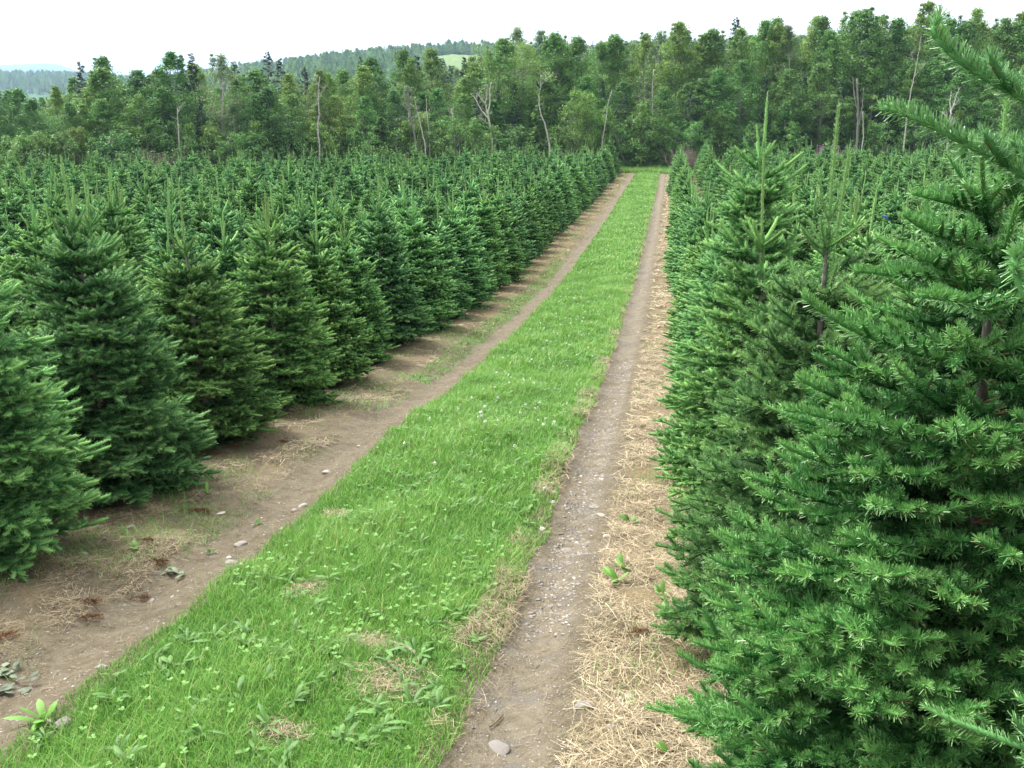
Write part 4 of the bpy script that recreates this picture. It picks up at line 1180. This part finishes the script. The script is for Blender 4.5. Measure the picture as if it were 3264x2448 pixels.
# ------------------------------------------------------------------ straw, litter, gravel
def straws(mb, P, L, W, rs, tint, tvar, lift=.02):
    N = len(P); a = rs.uniform(0, 2 * pi, N) ; d = np.stack([np.cos(a), np.sin(a), rs.normal(0, .10, N)], 1); s = np.stack([-np.sin(a), np.cos(a), rs.normal(0, .4, N)], 1)
    bend = rs.normal(0, .22, N)
    V = []
    for t in (-.5, 0, .5):
        c = P + d * (L * t)[:, None] + s * (bend * L * (t * t))[:, None] + UP * (rs.uniform(.002, lift, N))[:, None]
        V += [c - s * (W / 2)[:, None], c + s * (W / 2)[:, None]]
    V = np.stack(V, 1); o = np.arange(N)[:, None] * 6
    mb.add(V.reshape(-1, 3), np.concatenate([o + np.array([[0, 1, 3, 2]]), o + np.array([[2, 3, 5, 4]])]), None, np.repeat(np.clip(rs.normal(tint, tvar, N), 0, 1), 6))
def area(n, x0, x1, y0, y1):
    x = rs.uniform(x0, x1, n); y = rs.uniform(y0, y1, n); return np.stack([x, y, ground_z(x, y)], 1)
def patchy(P, th, sc=1.0):
    x, y = P[:, 0] * sc, P[:, 1] * sc
    f = np.sin(x * 3.1 + 1) * np.sin(y * 2.3) + .6 * np.sin(x * 7.3 - y * 5.1) + .4 * np.sin(x * 13 + y * 11)
    return P[f + rs.normal(0, .4, len(P)) > th]
mb = MB()
for n, y0, y1, wd in ((40000, 2.4, 7, .0019), (22000, 7, 15, .0036), (9000, 15, 40, .010), (4000, 40, 68, .018)):
    P = patchy(area(n, -.32, 1.1, y0, y1), -.45); straws(mb, P, rs.uniform(.03, .15, len(P)) * (1 + wd * 30), wd * rs.uniform(.6, 1.4, len(P)), rs, .60, .26, .028)
    P = patchy(area(int(n * .8), -3.75, -2.85, y0, y1), .42); straws(mb, P, rs.uniform(.02, .11, len(P)) * (1 + wd * 30), wd * rs.uniform(.6, 1.3, len(P)), rs, .40, .28, .018)
    P = patchy(area(n // 6, XR - .12, XR + .08, y0, y1), .2); straws(mb, P, rs.uniform(.04, .12, len(P)), wd * rs.uniform(.6, 1.2, len(P)), rs, .5, .2, .05)
P = np.concatenate([area(7000, -3.2, -2.35, 2.6, 14), area(2600, -.75, -.3, 2.6, 14)])
straws(mb, P, rs.uniform(.008, .05, len(P)), .0022 * rs.uniform(.5, 1.4, len(P)), rs, .22, .22, .008)
for (cx, cy), (ax, ay) in WORN:
    n = int(420 * ax * ay / .03) + 60
    P = np.stack([rs.normal(cx, ax * .5, n), rs.normal(cy, ay * .5, n)], 1); P = np.concatenate([P, ground_z(P[:, 0], P[:, 1])[:, None] + .004], 1)
    straws(mb, P, rs.uniform(.02, .07, n), .0017 * rs.uniform(.6, 1.3, n), rs, .45, .25, .02)
o = mb.obj('straw', [STRAW]); tag(o, 'dry mown straw littering both verges of the lane', 'straw', kind='stuff')
# living grass in the verges
mb = MB()
for n, y0, y1, wd in ((9000, 2.4, 8, .004), (6000, 8, 20, .008), (5200, 20, 66, .018)):
    P = patchy(area(n, -3.7, -2.78, y0, y1), .4, .6)
    blades(mb, P, rs.uniform(.02, .07, len(P)), wd * rs.uniform(.6, 1.3, len(P)), rs, .9, .5, .2)
    P = patchy(area(n // 2, -.34, .7, y0, y1), .75, .8)
    blades(mb, P, rs.uniform(.03, .10, len(P)), wd * rs.uniform(.6, 1.3, len(P)), rs, .7, .55, .2)
P = area(7000, -3.05, -2.72, 11, 27); blades(mb, P, rs.uniform(.02, .06, len(P)), .008 * rs.uniform(.6, 1.3, len(P)), rs, .8, .45, .18)
P = area(9000, -4.6, 1.4, 69.3, 74.5); blades(mb, P, rs.uniform(.12, .45, len(P)), .035 * rs.uniform(.6, 1.3, len(P)), rs, .6, .55, .17)
o = mb.obj('verge_grass', [GRASS]); tag(o, 'sparse short grass growing through the straw beside the tracks', 'grass', kind='stuff')
# gravel
def pebble_verts(rs, n, r, flat=.6):
    ico = bpy.data.meshes.new('tmp')
    import bmesh
    b = bmesh.new(); bmesh.ops.create_icosphere(b, subdivisions=1, radius=1); v0 = np.array([v.co[:] for v in b.verts]); f0 = np.array([[v.index for v in f.verts] for f in b.faces]); b.free()
    bpy.data.meshes.remove(ico)
    K = len(v0)
    sc = np.stack([r * rs.uniform(.8, 1.5, n), r * rs.uniform(.7, 1.1, n), r * flat * rs.uniform(.5, 1.1, n)], 1)
    a = rs.uniform(0, 6.28, n); V = v0[None] * (1 + rs.normal(0, .10, (n, K, 1))) * sc[:, None]
    x = V[..., 0] * np.cos(a)[:, None] - V[..., 1] * np.sin(a)[:, None]; y = V[..., 0] * np.sin(a)[:, None] + V[..., 1] * np.cos(a)[:, None]
    return np.stack([x, y, V[..., 2]], -1), f0
mb = MB()
for n, x0, x1, y0, y1, r0, r1, fl in ((1500, -.74, -.30, 2.6, 9, .003, .010, .6), (900, -.66, -.42, 4.5, 14, .008, .024, .22), (900, -.45, -.2, 2.6, 12, .003, .009, .7), (1700, -2.95, -2.42, 2.8, 12, .003, .011, .6),
                              (700, -3.5, -2.9, 3.5, 10, .003, .009, .6), (900, -2.9, -2.5, 12, 40, .008, .022, .5), (900, -.72, -.4, 12, 45, .008, .024, .4)):
    n *= 2; P = area(n, x0, x1, y0, y1); r1 *= .8; r = r0 + (r1 - r0) * rs.uniform(0, 1, n) ** 2.5
    V, f0 = pebble_verts(rs, n, r, fl)
    V = V + P[:, None]
    K = V.shape[1]
    mb.add(V.reshape(-1, 3), None, (f0[None] + (np.arange(n) * K)[:, None, None]).reshape(-1, 3), np.repeat(np.where(rs.uniform(0, 1, n) < .05, rs.uniform(.6, 1, n), np.clip(rs.normal(.26, .13, n), 0, .5)), K))
o = mb.obj('gravel', [STONE]); tag(o, 'small gravel and slate chips strewn over the wheel tracks', 'gravel', kind='stuff')
# single stones that can be picked out
STN = [(706, 1026, .026, .72, 'rounded pale stone on the left track, above all the other stones'), (775, 967, .016, .9, 'tiny white stone high on the left track'),
       (478, 1112, .026, 1., 'flat white stone left of the left track'), (655, 1104, .026, .75, 'pale stone beside the left edge of the grass'),
       (636, 1112, .020, .5, 'brownish stone next to a paler one by the grass edge'), (520, 1173, .034, .62, 'biggest tan stone on the left track'),
       (495, 1205, .016, 1., 'bright white pebble below the biggest tan stone'), (455, 1197, .012, .9, 'small white pebble left of the bright white one'),
       (500, 1222, .030, .45, 'flat grey-brown stone half sunk in the left track'), (325, 1287, .018, .9, 'round cream stone lower on the left track'),
       (372, 1288, .010, 1., 'tiny white chip right of the round cream stone'), (180, 1208, .024, .7, 'grey stone under the nearest left fir'),
       (283, 1142, .024, .6, 'grey stone beside the second left fir'), (140, 1598, .030, .3, 'dark grey stone at the bottom left by the grass edge'),
       (105, 1596, .022, .85, 'white stone left of the dark grey one at the bottom left'), (222, 1470, .022, .55, 'tan stone by the grass edge in the lower left'),
       (1262, 1545, .030, .26, 'round grey stone embedded in the right track'), (1290, 1500, .019, .92, 'white stone on the right track just above the embedded grey one'),
       (1300, 1512, .0, .5, ''), (1360, 1507, .018, .85, 'white stone at the right edge of the right track'), (1342, 1517, .016, .85, 'small pale stone left of the white edge stone'),
       (1395, 1522, .018, .7, 'tan stone where the straw starts, lower right'), (1320, 1590, .018, .8, 'pale stone low on the right track edge'),
       (1310, 1155, .020, .95, 'white stone halfway down the right track'), (1345, 1205, .020, .6, 'tan stone right of the track, below the white one'),
       (1300, 1108, .028, .7, 'flat pale stone high on the right track'), (1282, 1090, .030, .3, 'flat grey slate in the middle of the right track'),
       (1225, 1168, .032, .3, 'wide grey slate slab in the right track'), (1075, 1600, .045, .24, 'broad flat grey slab at the foot of the right track')]
rs2 = np.random.RandomState(44)
for px, py, r, ti, lab in STN:
    if r <= 0: continue
    x, y = on_ground(px, py)
    m = MB(); import bmesh
    b = bmesh.new(); bmesh.ops.create_icosphere(b, subdivisions=3, radius=1)
    v0 = np.array([v.co[:] for v in b.verts]); f0 = np.array([[v.index for v in f.verts] for f in b.faces]); b.free()
    fl = .30 if ('slab' in lab or 'slate' in lab or 'flat' in lab) else .62
    ph = rs2.uniform(0, 6.28, 6); nz = .10 * np.sin(v0[:, 0] * 3 + ph[0]) * np.sin(v0[:, 1] * 3 + ph[1]) + .07 * np.sin(v0[:, 2] * 5 + ph[2] + v0[:, 0] * 4) + .04 * np.sin(v0[:, 1] * 9 + ph[3])
    v = np.sign(v0) * np.abs(v0) ** .85 * (1 + nz)[:, None] * np.array([r * 1.25, r * .95, r * fl])
    m.add(v, None, f0, ti * .82)
    o = m.obj('stone', [STONE], smooth=True); o.location = (x, y, gz(x, y) + r * fl * .12); o.rotation_euler = (rs2.normal(0, .1), rs2.normal(0, .1), rs2.uniform(0, 6.28))
    tag(o, lab, 'stone', 'stones on the wheel tracks')

# rust-brown fallen fir sprigs
def sprig(x, y, rz, L, label, lift=.02, vertical=False, mat=None, name='dead_fir_sprig', cat='dead twig', group='rust-brown dead fir sprigs'):
    f = Fir.__new__(Fir); m = MB()
    rs_ = random.Random(int(L * 1e4))
    sh = []
    n = 3
    for i in range(n):
        sh.append((np.array([L * i / n - L / 2, .01 * sin(i * 2), lift]), norm(np.array([1, rs_.uniform(-.2, .2), rs_.uniform(-.03, .08)])), L / n * 1.05, .5, 0, 0))
    for _ in range(3):
        s = rs_.uniform(-.3, .3) * L
        sh.append((np.array([s, 0, lift]), norm(np.array([1, rs_.choice((-1, 1)) * .9, .05])), L * .35, .5, 0, 0))
    f.needles(m, sh, 900, .0022, .018, int(L * 1000))
    f.sticks(m, [(s[0], s[0] + s[1] * s[2], .0025) for s in sh], 0)
    o = m.obj(name, [mat or RUST]); o.location = (x, y, gz(x, y)); o.rotation_euler = (0, 0, rz)
    tag(o, label, cat, group)
for n, (px, py, rz, L, lab) in enumerate([(413, 1116, .1, .15, 'red-brown dead fir sprig left of the flat white stone'), (438, 1113, -.2, .13, 'second red-brown sprig close to the flat white stone'),
        (345, 1222, -.5, .17, 'long rust-coloured sprig beside the wilted leaves'), (318, 1185, .2, .10, 'short rust sprig above the wilted leaves'),
        (300, 1285, .4, .11, 'rust sprig on the left verge below the wilted leaves'), (190, 1322, .2, .15, 'rust sprig in the straw of the lower left'),
        (195, 1355, .0, .16, 'second rust sprig in the straw of the lower left'), (10, 1410, .3, .16, 'rust sprig at the left frame edge'),
        (1376, 1382, .8, .12, 'orange-brown sprig lying in the straw right of the right track'), (290, 1090, .1, .14, 'rust sprig beside the second left fir'),
        (505, 975, .0, .14, 'rust sprig on the left verge near the third fir'), (610, 968, .2, .12, 'rust sprig higher on the left verge')]):
    x, y = on_ground(px, py); sprig(x, y, rz, L, lab)

# small weeds on bare soil
def weed(px, py, L, n, label, seed):
    x, y = on_ground(px, py); m = MB(); rs_ = np.random.RandomState(seed)
    P = rs_.normal(0, .006, (n, 3)) * np.array([1, 1, 0])
    leaf_blades(m, P, L * rs_.uniform(.7, 1.1, n), L * .24 * rs_.uniform(.8, 1.1, n), rs_, .62, .12, (.6, 1.2))
    o = m.obj('weed', [WEED], smooth=True); o.location = (x, y, gz(x, y))
    tag(o, label, 'weed', 'green weeds on the bare verges')
weed(450, 1082, .13, 5, 'light green weed with upright leaves on the left verge', 1)
weed(432, 975, .09, 5, 'small weed on the left verge near the third fir', 2)
weed(555, 1128, .09, 5, 'small weed beside the left track above the tan stone', 3)
weed(300, 1195, .10, 5, 'weed by the wilted leaves on the left verge', 4)
weed(455, 1195, .08, 6, 'tuft of green at the left track between the pebbles', 5)
weed(1335, 1255, .16, 7, 'leafy weed at the inner edge of the right straw', 6)
weed(1345, 1225, .14, 6, 'leafy weed just above another at the straw edge', 7)
weed(1430, 1290, .13, 5, 'upright weed in the straw under the right firs', 8)
weed(1425, 1330, .12, 4, 'small upright weed below another in the right straw', 9)
weed(1445, 1640, .10, 4, 'bright weed in the straw at the bottom of the picture', 10)
weed(100, 1590, .16, 7, 'broad-leaved weed at the lower left corner of the grass', 11)
weed(1360, 1130, .12, 5, 'small weed at the straw edge higher up the right track', 12)
# wilted leaves
def wilted(px, py, label, seed, n=13):
    x, y = on_ground(px, py); m = MB(); rs_ = np.random.RandomState(seed)
    P = rs_.normal(0, .045, (n, 3)) * np.array([1, .7, 0]) + UP * .02
    leaf_blades(m, P, rs_.uniform(.04, .075, n), rs_.uniform(.022, .036, n), rs_, .5, .25, (-.3, .7))
    o = m.obj('wilted_leaves', [WILT], smooth=True); o.location = (x, y, gz(x, y)); tag(o, label, 'leaf litter', 'wilted leaf heaps')
wilted(375, 1235, 'grey-green wilted leaves heaped on the left verge', 1)
wilted(25, 1470, 'wilted leaves at the left frame edge', 2)
wilted(30, 1500, 'second heap of wilted leaves at the left frame edge', 3)
# pale seed plume in the grass
x, y = on_ground(870, 1468); m = MB(); rs_ = np.random.RandomState(6)
ax = np.linspace(0, 1, 9); pts = np.stack([-.07 + .14 * ax, .035 - .07 * ax, .12 + .012 * np.sin(ax * pi)], 1); tube(m, pts, .0018, 5, .5)
sh = [(pts[i], norm(pts[i + 1] - pts[i]), .018, .6, 0, 0) for i in range(8)]
f = Fir.__new__(Fir); f.needles(m, sh, 1800, .0022, .011, 5)
tube(m, [(.07, -.035, .12), (.09, -.05, .05), (.10, -.055, 0)], [.0018, .0018, .002], 5, .5)
o = m.obj('seed_plume', [PALE]); o.location = (x, y, gz(x, y)); tag(o, 'pale feathery grass plume over the worn patch in the grass', 'grass plume')
# a fallen dark stick on the right track
for pts_, lab in (([(1058, 1562), (1072, 1548), (1086, 1534)], 'thin dark stick lying on the right track near the grass'), ([(1400, 1640), (1440, 1628), (1490, 1610)], 'long brown stalk lying in the straw at the bottom right')):
    W = []
    for p in pts_:
        x, y = on_ground(*p); W.append((x, y, gz(x, y) + .012))
    W = np.array(W); c = W[0].copy(); m = MB(); tube(m, W - c, .004, 5, .2); o = m.obj('stick', [TWIG]); o.location = c
    tag(o, lab, 'stick')
# blue ribbon on a fir of the second right row
r = ray(1908, 467); cand = [t for t in vis if t[0] > 0 and t[1] == 1]
tb = min(cand, key=lambda t: abs(t[3] / t[4] - ray(1935, 380)[0] / ray(1935, 380)[1]) + abs(t[4] - 11) * .01)
k_ = (tb[4] - .50) / r[1]
m = MB(); rs_ = np.random.RandomState(3)
for j in range(3):
    tube(m, [(0, 0, 0), (.016 + .01 * j, -.012, .006 - .012 * j), (.034 + .01 * j, -.014, -.01 - .02 * j)], [.004, .006, .003], 4)
tube(m, [(-.022, -.006, .012), (-.010, -.012, .008), (0, 0, 0)], [.004, .007, .005], 5)
o = m.obj('ribbon', [RIBBON]); o.location = (r[0] * k_, r[1] * k_, r[2] * k_ + CAMZ); tag(o, 'blue marker ribbon tied to a fir of the second right row', 'ribbon')

# ------------------------------------------------------------------ haze
HAZE = True
if HAZE:
    m = MB(); x0, x1, y0, y1, z0, z1 = -5600, 5600, -420, 6600, -6.0, 170
    v = [(x, y, z) for z in (z0, z1) for y in (y0, y1) for x in (x0, x1)]
    m.add(v, [(0, 2, 3, 1), (4, 5, 7, 6), (0, 1, 5, 4), (2, 6, 7, 3), (0, 4, 6, 2), (1, 3, 7, 5)])
    mt = bpy.data.materials.new('haze'); mt.use_nodes = True; t = mt.node_tree; t.nodes.clear()
    pv = t.nodes.new('ShaderNodeVolumePrincipled'); pv.inputs['Color'].default_value = (.50, .72, 1, 1); pv.inputs['Density'].default_value = .00022; pv.inputs['Anisotropy'].default_value = .3
    ou = t.nodes.new('ShaderNodeOutputMaterial'); t.links.new(pv.outputs[0], ou.inputs['Volume'])
    o = m.obj('haze', [mt]); tag(o, 'thin pale haze over the far hills', 'haze', kind='stuff')
